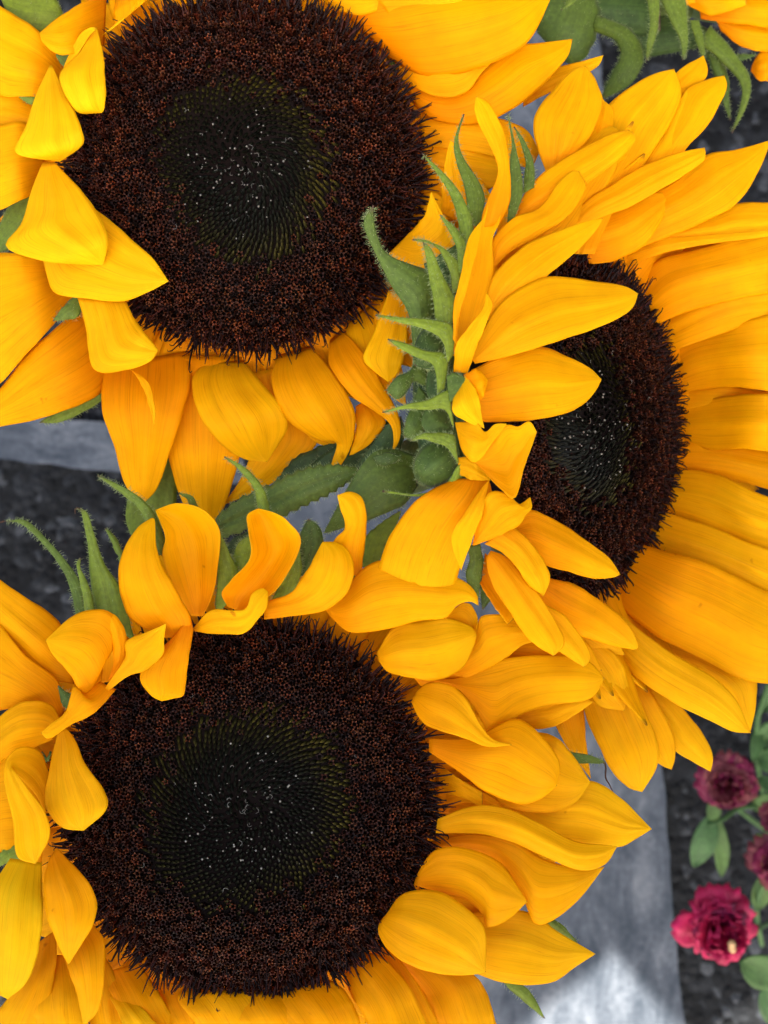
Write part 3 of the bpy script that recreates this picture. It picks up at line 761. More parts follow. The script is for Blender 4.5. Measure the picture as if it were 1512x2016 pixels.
# ================================================================== sunflower at the lower left
cB = W(490, 1587, -5)
B = empty('sunflower', cB, 'lower left sunflower with curled petals and green bracts along its top rim', 'sunflower', 'sunflowers in the bunch')
RB = 357 * K * (CAMZ - cB[2])
disc(B, cB, (-0.02, 0.02, 1), RB, 23, n=4000, twist=1.9, inner=0.54)
ring(B, cB, (-0.02, 0.02, 1), RB, 8, 48, 0.026, wid=0.013, zoff=-0.0045)
petals(B, '''
145,1347 80,1330 10,1260 -60,1180;155,1300 118,1226 60,1182 0,1142 -60,1100;-4 -2 -3 -8;b=3
100,1445 40,1400 -10,1400 -60,1420;132,1392 110,1335 50,1290 0,1230 -60,1180;-2 0 -1 -5;b=3
105,1455 60,1475 10,1495 -50,1545;122,1425 100,1388 60,1379 20,1395 -50,1450;-1 3 3 0;b=3
80,1720 30,1680 -60,1700;100,1500 40,1440 -60,1460;-4 -5 -8;b=2
97,1525 80,1480 50,1469 22,1482 8,1515 12,1560 27,1620 33,1685 70,1701;90,1600 70,1565 45,1535 30,1520 30,1519 60,1560 90,1600 98,1645 70,1701;0 5 10 13 14 14 13 11;b=1 idx=1 t=.25
82,1698 84,1780 80,1850 55,1930 15,1967;20,1690 -20,1760 -30,1850 -20,1940 15,1967;2 7 8 6 2;b=4 f=1 t=.75
130,1433 150,1460 168,1505 205,1555 208,1595 165,1635;115,1438 98,1510 89,1570 98,1605 125,1630 165,1635;5 8 9 9 8;b=2.5 f=1 t=.12
112,1669 165,1725 191,1775 183,1820 160,1860 135,1899;97,1690 86,1740 92,1800 112,1855 135,1899;3 9 10 9 6;b=3 t=.1
178,1812 204,1850 206,1910 195,1985 165,2020;115,1860 135,1910 152,1960 165,2020;-1 4 4 2;b=3 t=.1
110,1830 110,1900 90,2000 60,2060;70,1860 40,1930 -10,2000 -30,2060;-4 -3 -4 -6;b=3 t=.1
140,1880 165,1960 180,2060;90,1880 60,1980 70,2060;-4 -3 -5;b=2
205,1880 240,1950 260,2060;170,1880 170,1980 190,2060;-5 -5 -7;b=2
275,1895 310,1950 350,2020 360,2070;200,1915 220,1960 260,2070;-4 -3 -6;b=2.5
235,1945 300,2005 340,2060;203,1938 235,2000 270,2070;-3 0 -2;b=1.5 t=.5
400,1935 425,2000 430,2070;300,1935 320,1990 370,2070;-4 -3 -6;b=2.5
450,1945 520,1960 560,2070;385,1935 350,1962 380,2010 430,2070;-3 0 -3;b=3
540,1930 600,1985 640,2070;480,1935 445,1970 470,2020 520,2070;-4 1 -3;b=3
610,1915 665,1938 702,1990 715,2060;550,1930 528,1970 560,2020 620,2080;-3 2 0;b=3.5
700,1868 760,1890 810,1950 850,2040;665,1900 690,1955 720,2010 740,2080;-2 2 1;b=3
755,1855 800,1905 840,1970 880,2050;720,1850 760,1920 800,1980 840,2080;-3 -2 -3;b=2
800,1870 870,1980 930,2080;730,1880 790,1990 840,2080;-9 -9 -11;b=2
880,1890 940,1925 965,1975 990,2060;780,1890 840,1960 870,2040 900,2090;-4 -6 -9;b=3
762,1800 785,1766 815,1753 870,1757 925,1793 955,1835 956,1914;750,1810 745,1835 765,1870 800,1897 870,1918 925,1919 956,1914;-1 6 9 9 6;b=4 t=.2
900,1800 1000,1790 1050,1800 1100,1835 1172,1878;880,1870 940,1918 1030,1939 1090,1932 1130,1905 1172,1878;-4 -3 -5 -8;b=3.5 cr=.4 t=.25
820,1725 840,1690 865,1671 920,1670 985,1700 1038,1775;815,1742 860,1755 915,1770 950,1800 960,1826 1000,1810 1038,1775;-1 5 6 3;b=4 t=.15
850,1655 930,1643 1010,1655 1070,1690 1150,1712 1190,1706;850,1680 920,1675 990,1700 1030,1770 1060,1821 1130,1780 1190,1706;-3 -1 0 -3;b=3.5 t=.1
860,1600 1000,1620 1120,1680;860,1700 980,1760 1120,1680;-9 -9 -11;b=2
840,1730 900,1750 1010,1800;820,1800 880,1850 1010,1800;-9 -9 -11;b=2
860,1520 980,1560 1080,1620;860,1600 960,1640 1080,1620;-8 -8 -10;b=2
830,1330 930,1370 1010,1430;830,1400 920,1450 1010,1430;-5 -4 -5;b=2
862,1612 930,1587 1000,1592 1070,1625 1130,1655 1215,1666;858,1640 920,1640 960,1645 1020,1662 1080,1690 1140,1713 1190,1702 1215,1666;-1 4 3 0;b=3.5 t=.2
1040,1575 1155,1537 1220,1570 1283,1632;1010,1590 1070,1650 1140,1661 1215,1668 1250,1652 1283,1632;-6 -6 -8 -10;b=3 cr=.6 t=.3
845,1455 930,1452 1012,1415 1067,1450 1101,1500 1096,1547;845,1480 900,1517 960,1560 1020,1582 1062,1574 1096,1547;-1 7 8 4;b=4.5 t=.15
820,1362 845,1344 890,1350 920,1380 945,1425 970,1455 1007,1466;810,1382 830,1420 870,1440 920,1455 960,1470 1007,1467;3 11 13 12;b=2 t=.15
1000,1430 1090,1450 1130,1490 1162,1540;930,1545 1000,1590 1075,1599 1130,1582 1162,1540;-3 -1 -2 -4;b=3 t=.25
870,1540 930,1550 1010,1595;870,1600 920,1580 1010,1600;-3 -3 -4;b=1.5
860,1500 900,1530 950,1560;865,1560 910,1570 950,1590;-3 -3 -3;b=1.5
742,1285 775,1235 830,1222 880,1217 925,1232 938,1250;745,1300 770,1325 850,1339 905,1320 930,1278 938,1250;1 7 8 7;b=3.5 t=.15
640,1200 680,1160 720,1115 770,1101 850,1118 910,1142 937,1168 942,1192;650,1213 690,1245 750,1240 830,1222 876,1216 900,1192 925,1184 942,1192;3 10 12 11 9;b=4 t=.2
815,1335 900,1335 980,1300 1060,1290 1150,1298 1190,1335;828,1350 890,1350 930,1385 970,1450 1010,1415 1070,1391 1160,1376 1190,1335;-1 3 4 3 0;b=4
1000,1405 1060,1390 1140,1375 1168,1382;1015,1422 1060,1436 1110,1421 1168,1382;-2 -2 -2;b=1
850,1310 930,1250 950,1212 1010,1215 1070,1260;870,1338 930,1330 990,1300 1030,1270 1070,1260;0 4 5 3;b=2
960,1240 1060,1230 1150,1260 1185,1320;900,1320 1000,1330 1100,1330 1185,1320;-2 -2 -2 -3;b=3
877,1217 905,1190 925,1190 940,1215 936,1250;879,1219 893,1222 907,1236 922,1247 936,1250;9 6 5 7;b=-2
645,1125 655,1068 679,1040 670,1000 664,975;712,1135 718,1070 722,1020 712,980 690,968 664,975;4 11 14 15;b=2.5 t=.2
520,1185 570,1168 600,1130 620,1095 635,1067;520,1219 575,1213 640,1201 682,1170 696,1130 690,1090 665,1069 635,1067;5 12 15 14;b=3.5 t=.15
380,1237 415,1202 480,1200 495,1170 515,1158 527,1165;384,1243 430,1248 480,1246 510,1217 525,1195 527,1165;8 14 17 16;b=2 t=.3
450,1196 436,1168 458,1140 492,1100 490,1050 487,1015 508,1001;478,1204 520,1180 560,1140 592,1070 570,1030 545,1012 508,1001;5 12 15 15 13;b=-11 t=.1 idx=1
378,1213 345,1160 320,1100 326,1060 316,1030 306,1004;400,1213 420,1165 432,1090 430,1040 400,1003 350,991 306,1004;1 8 10 9;b=-7 t=.12
325,1255 265,1225 240,1180 233,1130 245,1080 270,1040 298,1020;365,1256 375,1218 345,1160 320,1115 307,1070 305,1025 298,1020;8 13 14 11;b=4 t=.12 roll=2
376,1212 379,1250 369,1310 363,1365 340,1375 318,1380;340,1255 305,1290 277,1325 282,1350 300,1371 318,1380;11 12 12 10;b=2.5 t=.05
205,1357 245,1297 250,1262 300,1240 327,1228;212,1361 255,1330 290,1319 320,1290 323,1260 327,1228;9 12 14 16;b=1.5 t=.4
200,1341 165,1368 140,1330 105,1290 90,1260;203,1305 208,1282 232,1262 238,1228 205,1200 145,1212 90,1260;7 10 14 14 13;b=3 t=.2
214,1338 224,1300 221,1262 212,1225 190,1203;224,1335 248,1292 248,1250 228,1212 190,1203;6 10 12 13 14;b=2 t=.1
196,1345 190,1300 200,1240;226,1340 234,1290 200,1240;1 2 5;b=-2 t=0
228,1357 190,1400 135,1430 97,1454 81,1443;196,1342 165,1366 145,1350 130,1400 100,1425 81,1443;8 12 12 13;b=1.8 t=.2
''', flat_rim(-5))
bracts(B, '''
152,1230 140,1160 110,1100 70,1055 40,1030 8,1026;176,1225 165,1160 130,1105 90,1060 50,1025 8,1026;-2 -4 -6 -6;t=.15 b=.8
192,1215 180,1150 175,1080 166,1030 160,1005 150,1000;265,1262 240,1165 205,1110 185,1050 172,1010 150,1000;0 0 1 2;t=.3 b=1.5
172,1220 160,1150 152,1112 158,1098;190,1215 175,1155 158,1120 158,1098;1 2 2;t=.3 h=80
238,1110 222,1070 208,1040;248,1105 229,1062 208,1040;0 0 0;t=.2 h=60
310,1095 280,1010 245,975 192,936;335,1085 302,1010 262,970 192,936;4 6 7;t=.25
378,1010 371,985 352,970;392,1010 380,980 352,970;3 4 5;t=.2 h=40
510,1020 502,965 472,925 442,899;532,1020 522,970 487,925 442,899;5 5 5;t=.35
425,1210 428,1130 430,1040;455,1180 468,1125 452,1090 430,1040;1 3 4;t=.4
578,1140 590,1060 607,1021;605,1130 634,1070 630,1040 607,1021;1 2 3;t=.05 cr=1
535,1185 570,1110 590,1078;570,1180 592,1130 590,1078;2 3 3;t=.45
450,1120 470,1070 497,1053;475,1140 492,1100 497,1053;0 1 2;t=.4
640,1180 660,1120 690,1080;700,1160 700,1120 690,1080;-2 -2 -2;t=.3
145,1370 128,1360 115,1350;140,1390 125,1390 115,1350;0 0 0;t=.1 h=30
100,1480 90,1500 82,1480;95,1500 90,1490 82,1480;-1 -1 -1;h=10
40,1690 10,1700 -20,1720;30,1660 0,1680 -20,1720;-6 -6 -8;t=.4 h=40
1090,1475 1160,1487 1192,1500;1090,1498 1165,1503 1192,1500;-10 -11 -12;t=.2 h=90 b=.8
1060,1790 1110,1825 1138,1858;1050,1805 1100,1835 1138,1858;-12 -13 -14;t=.3 h=60
985,1910 1040,1950 1072,2004;980,1925 1025,1965 1072,2004;-12 -13 -14;t=.35 h=80
''')
def tail(parent, pts, r=0.00022):
    P = resample(np.array([W(*p) for p in pts]), np.linspace(0, 1, 10))
    V, F = tube_geo(P, np.linspace(r, r * 0.4, 10), 6); mesh_obj('dried_tip', V, F, M_DRY, parent)
tail(B, [(1186, 1499, -12), (1193, 1508, -12), (1192, 1530, -12), (1200, 1545, -13), (1208, 1562, -13)], 0.0003)
tail(B, [(8, 1026, -6), (-2, 1030, -6), (-8, 1040, -6)])
tail(B, [(152, 1001, 2), (148, 1003, 2), (148, 1012, 2)])
stem(B, [W(490, 1587, -26), W(480, 1600, -120), W(465, 1650, -250), W(460, 1680, -448)], 0.008, 0.007, hair=40)

# ================================================================== sunflower at the right, turned to the side
TILT = math.radians(44)
nR = (math.sin(TILT), -0.02, math.cos(TILT))
cR = W(1138, 838, -12)
R_ = empty('sunflower', cR, 'right hand sunflower turned sideways, showing hairy green bracts behind its half hidden disc', 'sunflower', 'sunflowers in the bunch')
RR = 0.0426
disc(R_, cR, nR, RR, 37, n=3400, back=0.020, twist=0.9, inner=0.47, sty=0.95, bare=-0.6, hook=0.6)
ring(R_, cR, nR, RR, 15, 32, 0.034, wid=0.0145, a0=math.radians(-95), a1=math.radians(95), drop=-0.45)
petals(R_, '''
1110,500 1140,400 1180,260 1195,210 1250,165 1290,145 1327,136;1170,500 1220,390 1270,320 1310,260 1335,210 1341,175 1327,136;-4 -8 -12 -14;b=3 cr=.6 t=.2
1280,240 1325,150 1385,109;1310,250 1345,190 1382,162 1394,140 1385,109;-16 -18 -20;b=2 t=.25
1230,400 1320,240 1350,178 1395,156 1426,149;1290,380 1345,300 1390,250 1420,200 1431,170 1426,149;-12 -14 -15 -17;b=3 t=.3
1210,390 1290,270 1330,210 1353,175;1270,380 1330,290 1352,230 1353,175;-9 -12 -14 -15;b=2.5 t=.2
1075,340 1050,260 1060,215 1095,170 1130,138 1152,130;1110,320 1160,270 1186,210 1176,165 1165,145 1152,130;0 0 -2 -4;b=4 cr=.7 t=.25
1120,330 1160,260 1187,195;1180,340 1208,230 1187,195;-5 -6 -8;b=2 t=.1
1060,400 1110,300 1160,250 1210,250;1100,500 1160,420 1210,340 1225,270 1210,250;2 -4 -6 -6;b=3
1015,418 1040,370 1090,325 1150,290 1200,265 1238,256;1020,424 1080,412 1130,395 1155,362 1200,330 1237,295 1252,270 1238,256;8 8 5 2;b=3.5 t=.2
963,525 970,470 1010,430 1060,410 1100,360 1125,338 1140,338;970,530 1010,492 1060,465 1110,432 1142,395 1153,365 1140,338;16 16 13 9;b=3 t=.15
1105,470 1150,400 1210,360 1280,320 1340,300 1387,291;1115,480 1170,435 1250,402 1330,355 1382,320 1389,305 1387,291;-2 -4 -6 -9;b=2.5 t=.15
1175,490 1240,410 1330,355 1390,305 1450,295 1518,276;1195,515 1280,480 1380,440 1450,400 1492,340 1518,276;-15 -17 -19 -22;b=3 t=.15 cr=.4
1210,500 1300,440 1400,420 1450,400 1540,400;1225,530 1300,500 1400,480 1540,470;-18 -21 -24 -28;b=3
1130,420 1200,400 1260,380 1330,380;1160,520 1220,510 1280,470 1330,380;-9 -12 -14 -18;b=3
1212,512 1232,488 1300,470 1400,463 1540,452;1224,538 1260,515 1330,492 1420,477 1540,462;-17 -18 -19 -22;b=1.5 t=.3
1270,600 1262,555 1300,510 1400,482 1570,435;1290,640 1360,612 1450,590 1590,560;-24 -22 -24 -30;b=4 t=.05
1290,620 1360,560 1450,530 1590,520;1320,692 1380,672 1470,642 1590,630;-28 -27 -29 -34;b=3
1325,715 1345,665 1420,640 1590,605;1345,775 1400,765 1480,765 1590,785;-29 -27 -28 -32;b=4 t=.05
1330,640 1400,640 1590,640;1340,720 1400,720 1590,760;-33 -34 -38;b=2
1345,802 1400,784 1480,776 1590,775;1342,872 1400,885 1480,885 1590,900;-30 -28 -29 -33;b=4 t=.05
1340,760 1420,760 1590,780;1340,830 1420,840 1590,850;-33 -34 -38;b=2
1338,872 1420,872 1590,900;1332,940 1420,940 1590,985;-32 -31 -35;b=3
1328,930 1400,930 1480,965 1600,1010;1308,1015 1380,1035 1480,1075 1600,1105;-29 -27 -29 -33;b=3.5
1305,1010 1380,1030 1480,1070 1620,1120;1268,1095 1350,1115 1450,1150 1620,1235;-27 -25 -27 -31;b=3.5
1262,1080 1330,1090 1420,1120 1580,1200;1195,1165 1280,1245 1370,1290 1460,1337 1550,1348;-22 -20 -23 -27;b=4 t=.1
1180,1180 1250,1232 1320,1285 1400,1330 1450,1380 1478,1443;1190,1260 1250,1330 1320,1380 1390,1415 1440,1439 1478,1443;-16 -15 -18 -23;b=3 t=.25 cr=.4
1290,1250 1400,1275 1480,1320 1489,1380 1477,1441;1290,1300 1380,1360 1430,1405 1477,1441;-27 -29 -31;b=3 t=.35
1255,1310 1340,1390 1380,1440 1403,1485 1399,1519;1230,1340 1300,1430 1325,1475 1365,1500 1399,1519;-24 -26 -29;b=2.5 t=.3
1225,1290 1290,1375 1326,1450 1329,1490 1322,1515;1170,1300 1215,1400 1270,1480 1300,1505 1322,1515;-21 -22 -25;b=2.5 t=.25
1220,1290 1270,1400 1297,1470 1292,1512 1264,1559;1130,1350 1170,1450 1203,1515 1235,1549 1264,1559;-19 -19 -20 -24;b=3 t=.3 cr=.4
1150,1380 1153,1450 1163,1533;1080,1400 1110,1460 1163,1533;-22 -23 -25;b=1.5
1120,1230 1180,1262 1220,1300 1237,1350 1229,1399;1100,1270 1150,1350 1180,1390 1229,1399;-8 -9 -11 -14;b=3 t=.15
1060,1140 1130,1150 1180,1190 1230,1290;1050,1180 1100,1240 1160,1280 1230,1290;-2 -5 -8 -12;b=2
1005,1030 1045,1004 1100,1028 1160,1068 1200,1100 1221,1131;1030,1075 1075,1112 1120,1126 1170,1139 1205,1137 1221,1131;10 11 9 6;b=3 t=.1
1060,1135 1120,1148 1190,1188 1237,1230 1256,1270 1250,1279;1040,1165 1080,1225 1140,1250 1200,1270 1250,1279;6 5 3 -1;b=3 t=.15
1005,1032 1045,1068 1076,1115 1083,1140 1070,1174;955,1070 1000,1097 1040,1150 1070,1174;19 19 18 15;b=3 t=.25
966,1084 1000,1100 1050,1158 1090,1215 1111,1265 1090,1291;957,1098 965,1140 1000,1200 1045,1262 1090,1291;16 16 15 13;b=3 t=.2
1000,1110 1060,1180 1112,1213 1150,1262 1162,1295 1150,1313;960,1120 1000,1190 1060,1250 1115,1292 1150,1313;11 11 10 8;b=2.5 t=.2
955,1090 990,1120 1040,1190;945,1150 970,1190 1000,1230;8 9 9;b=-2
963,942 966,990 930,1058 905,1120 890,1170;896,943 845,967 800,1006 762,1068 735,1150;19 20 17 14 10;b=4.5 t=.2 cr=.5
963,945 950,1010 925,1075 908,1123;955,952 915,1010 888,1062 908,1123;24 26 24 22;b=1 t=.35
930,1073 942,1022 963,970 1000,973 1020,993 1044,979;933,1074 980,1056 1020,1035 1035,1015 1047,1000 1044,979;22 25 25 22;b=2 t=.25
896,832 935,831 955,850 975,835 997,834;902,860 912,890 937,911 970,871 997,835;25 28 28 27;b=2 t=.35
935,912 965,875 993,838 1020,840 1042,829 1057,850;938,913 965,942 990,967 1015,979 1032,920 1057,850;24 26 26 25;b=-3 t=.1
900,900 930,905 965,942;905,935 930,945 965,946;20 22 22;b=1 t=.4
916,737 941,775 946,805 953,843;906,765 891,790 895,815 925,833 953,843;27 30 29 28;b=2 t=.5
913,738 940,727 960,748;925,770 948,787 960,748;27 29 28;b=2.5 t=0
893,732 898,680 925,640 950,610 958,577;920,735 940,680 960,630 969,600 958,577;25 29 30 29;b=2 t=.35
945,450 957,400 980,345 975,310 950,260 935,220 937,190;985,440 1003,400 1004,340 995,270 975,222 960,200 937,190;17 18 19 19;b=2 t=.25
893,700 893,640 905,560 925,480 950,432 980,350;910,715 950,620 972,540 970,470 985,430 986,350;22 21 20 18 17;b=-2.5 t=.05
892,668 894,600 910,530 922,470 950,432;899,680 905,620 922,560 940,490 950,432;26 27 26 22;b=1 t=.35
975,480 988,380 1003,270;1015,440 1022,380 1003,270;9 9 9;b=2
990,500 1000,420 1050,380;1060,460 1080,430 1050,380;6 5 4;b=2
950,590 985,480 1060,380 1130,310;1025,560 1065,480 1120,420 1130,310;9 7 4 1;b=2
1060,640 1000,560 960,480 980,430;1000,680 950,600 930,520 980,430;12 12 11 10;b=-1 t=0
1100,1235 1120,1300 1160,1375;1060,1235 1080,1310 1160,1375;-6 -8 -10;b=2
953,612 965,562 985,525 1040,480 1100,454 1150,437 1187,430;958,632 1005,600 1050,566 1100,525 1150,480 1176,450 1187,430;21 22 19 15;b=2.5 t=.15 cr=.4
928,705 975,610 1020,570 1085,545 1180,555 1230,564 1256,578;935,716 1000,702 1080,677 1150,655 1220,625 1246,605 1256,578;24 25 21 16;b=3 t=.2 roll=1
928,728 990,700 1055,681 1120,703 1160,724 1184,747;938,820 960,831 1020,829 1100,818 1147,796 1172,770 1184,747;23 23 20 16;b=3.5 t=.2
''', under_rim)
bracts(R_, '''
835,590 815,700 820,850 858,965;905,575 906,720 909,850 908,965;7 6 6 5;t=-.1 h=120 cr=0 b=3
815,690 805,620 770,560 745,510 722,460 717,435 735,405;865,610 853,552 838,532 765,503 742,465 735,430 735,405;10 12 13 14 15;t=.12 h=420 b=2 hl=.0013
864,665 855,600 845,540 838,500 832,477;889,648 894,590 880,560 862,520 848,490 832,477;20 20 20 20;t=.35 h=300
890,580 888,545 870,500 842,475 812,472;908,570 913,540 892,505 860,483 812,472;18 19 19 18;t=.35
903,540 900,490 885,455 867,424;919,530 916,480 897,450 867,424;19 19 18;t=.3 h=160
905,540 905,450 890,390 860,340 831,302;930,500 930,440 911,390 881,350 831,302;17 17 15 13;t=.3 h=240
927,440 915,370 900,320 895,280 913,225;948,450 953,390 937,350 911,310 901,270 913,225;14 12 11 10;t=.2 h=240
1000,440 1003,380 1005,320 1008,280 999,222;1012,430 1029,375 1023,330 1014,290 999,222;12 11 11 11;t=.15 h=180
1030,380 1035,320 1025,280 1012,250;1050,370 1051,330 1036,285 1012,250;9 8 8;t=.15 h=120
883,712 868,667 830,646 780,633 739,621;891,700 890,643 850,631 790,626 739,621;24 24 23 22;t=.5 h=200
862,775 855,722 820,702 790,687 764,668;874,765 880,703 840,692 800,678 764,668;22 22 21 20;t=.5 h=200
893,838 876,806 840,807 800,804 753,812;884,765 874,772 840,789 800,797 753,812;24 24 24 23;t=.5 h=200
902,912 882,881 850,868 830,863 808,868;896,858 880,853 850,853 830,855 808,868;22 22 22 22;t=.35 h=200
900,920 882,948 860,966 810,974 753,967;914,905 908,940 882,968 830,976 753,967;20 18 17 16;t=.45 h=120
885,600 870,640 850,700 840,760 850,800;900,640 895,700 893,760 885,800 850,800;14 14 14 14;t=.0 h=300 cr=0
880,740 895,735 915,745 922,755;885,790 900,785 915,768 922,755;25 27 28;t=.1 h=60
895,820 850,800 830,830 850,860;905,900 890,880 870,870 850,860;15 18 19;t=.05 h=220 cr=0
900,855 870,860 835,880 815,915 822,948;910,900 905,925 885,945 850,957 822,948;12 16 17 13;t=.05 h=420 cr=0 b=4
870,650 835,650 815,690 818,720;880,700 870,720 845,725 818,720;15 17 18;t=.02 h=220 cr=0 b=3
840,715 822,708 808,730 780,745 762,768;840,760 815,750 805,762 785,785 762,768;12 14 16 15;t=.1 h=260 b=2
825,760 815,790 800,830 795,860;850,790 845,830 825,860 795,860;9 10 11 10;t=.1 h=200 b=2
835,520 870,500 890,490;850,600 900,560 890,490;8 9 9;t=.0 h=120 b=3
920,1075 925,1100 918,1140 940,1185;945,1070 950,1110 945,1150 940,1185;10 9 8 7;t=.15 h=120
940,1100 945,1150 950,1200;962,1100 975,1160 950,1200;5 4 4;t=.1 h=90
870,500 880,520 890,560;900,480 915,500 890,560;10 11 11;t=.05 h=90
''')
# stem of the sideways head bends down behind the bunch
stem(R_, [W(985, 850, -18), W(900, 880, -14), W(820, 915, -28), W(790, 925, -60), W(830, 900, -150), W(880, 880, -300), W(900, 870, -448)], 0.0075, 0.006, n=26, hair=500, seed=8)
bracts(R_, '''
425,1022 470,988 530,958 590,930 640,918 705,922;430,1056 480,1042 540,1020 600,992 660,962 705,930;-6 -4 -2 0 0;t=.12 s=6 cr=1.6 b=2 h=420 nv=44
822,900 775,884 735,892 700,935 672,985 638,1050;822,955 800,988 765,1008 722,1024 690,1035 638,1050;0 3 4 2 -3;t=.12 h=420 b=1 cr=.3 hl=.0009
712,1115 718,1065 745,1035 790,1005;740,1120 755,1080 775,1045 790,1005;-12 -10 -8;t=.35 h=90 s=3
560,965 640,895 720,845 790,820;600,985 690,945 770,900 800,850;-14 -13 -12;t=.0 s=3 h=120
540,955 580,905 630,880 665,865;560,975 620,935 670,920 700,880;-20 -19 -18;t=.0 s=3 h=120
690,930 730,880 760,840 775,830;750,930 770,890 780,860 775,830;-6 -6 -6;t=.0 h=100
430,1085 470,1055 510,1040;440,1110 480,1085 510,1040;-14 -13 -12;t=.0 h=30
735,900 765,892 790,900;740,912 765,915 790,900;5 5.5 5;t=.05 h=60
''', M_LF, 'leaf')

# ================================================================== sunflower seen from behind at the top right corner
cF = W(1440, -190, -75)
F4 = empty('sunflower', cF, 'sunflower at the top right corner seen from behind with drooping green bracts', 'sunflower', 'sunflowers in the bunch')
nF = (0.55, 0.75, 0.05)
disc(F4, cF, nF, 0.036, 51, n=900, back=0.03)
petals(F4, '''
1340,-40 1400,-60 1460,-60;1345,5 1400,30 1470,10;-60 -58 -58;b=3 t=.1
1370,-20 1450,-30 1560,-20;1380,38 1430,45 1560,60;-64 -62 -62;b=3 t=.05
1400,20 1450,20 1560,40;1420,62 1470,96 1560,105;-68 -67 -68;b=3 t=.1
1480,130 1500,100 1550,90;1478,140 1500,160 1550,150;-70 -68 -70;b=2 t=.15
1300,-30 1330,-50 1360,-20;1310,5 1340,12 1370,5;-56 -56 -56;b=2 t=.05
''')
bracts(F4, '''
1060,65 1055,20 1090,-30;1085,92 1115,122 1145,118 1168,80 1180,20 1150,-30;-62 -60 -60;t=.1 s=3 h=260 b=4 hl=.0014
1165,60 1210,78 1222,112 1203,150 1184,196;1175,30 1240,58 1267,110 1243,162 1184,196;-60 -57 -56 -58;t=.15 h=300 b=3 hl=.0014
1100,20 1140,-10 1240,-20 1300,0;1150,50 1200,60 1260,70 1300,60;-72 -71 -70;t=.0 b=3 h=120
1200,40 1260,20 1330,30 1400,60;1220,100 1280,110 1340,100 1400,90;-75 -73 -72;t=.0 b=3 h=120
1298,-20 1296,40 1288,80 1272,121;1270,-20 1280,40 1275,80 1272,121;-50 -49 -50;t=.2 h=200 b=2
1348,-20 1353,50 1353,90 1344,119;1290,-20 1320,40 1340,80 1344,119;-52 -50 -50;t=.2 h=260 b=2
1120,-20 1115,5 1105,20;1135,-20 1130,5 1105,20;-50 -50 -50;t=.2 h=40
1398,50 1442,100 1474,150 1472,200 1441,262;1378,85 1420,120 1456,160 1460,200 1441,262;-60 -58 -57 -58;t=.2 h=240 b=2
1420,105 1434,160 1434,200 1438,237;1392,105 1414,160 1424,200 1438,237;-62 -61 -61;t=.1 h=160 b=2
1375,40 1385,80 1386,118;1358,40 1370,80 1386,118;-56 -55 -55;t=.2 h=80
1400,90 1430,105 1490,108;1410,105 1440,125 1490,108;-66 -66 -66;t=.05 h=80
1360,80 1395,120 1410,180 1400,225;1380,80 1420,130 1425,190 1400,225;-70 -69 -70;t=.0 h=100
1225,110 1200,150 1182,196;1240,120 1230,170 1182,196;-66 -66 -66;t=0 h=60
''')
stem(F4, [W(1330, 10, -72), W(1250, 20, -90), W(1180, -60, -160), W(1140, -150, -448)], 0.007, 0.006, hair=60, seed=4)

# ================================================================== roses lying past the edge of the marking
def rose_mat(name, c0, c1):
    m, nt, b = new_mat(name)
    uv = N(nt, 'ShaderNodeUVMap').outputs[0]; tc = N(nt, 'ShaderNodeTexCoord').outputs['Object']
    n1 = noise(nt, tc, 120, 4, 0.6)
    c = mixc(nt, ramp(nt, n1, [(0.35, 0.0), (0.65, 1.0)]), c0, c1)
    st = noise(nt, mapping(nt, uv, (20, 2, 1)), 1.0, 2); c = mixc(nt, 0.6, c, ramp(nt, st, [(0.3, 0.7), (0.7, 1.2)]), 'MULTIPLY')
    nt.links.new(c, b.inputs['Base Color']); b.inputs['Roughness'].default_value = 0.55; b.inputs['Specular IOR Level'].default_value = 0.25
    return m
MR1 = rose_mat('rose_pink', (0.24, 0.004, 0.03), (0.46, 0.008, 0.07)); MR2 = rose_mat('rose_wine', (0.09, 0.004, 0.02), (0.20, 0.008, 0.045))
MR3 = rose_mat('rose_dusty', (0.11, 0.016, 0.024), (0.20, 0.045, 0.045)); MR4 = rose_mat('rose_salmon', (0.28, 0.07, 0.045), (0.36, 0.12, 0.07))
M_CTR = simple('rose_stamen', (0.6, 0.36, 0.16), 0.7, 0.2)
def W2(px, py, z):  # z metres over the ground
    d = CAMZ - z
    return np.array([(px - 756) * K * d, -(py - 1008) * K * d, z])
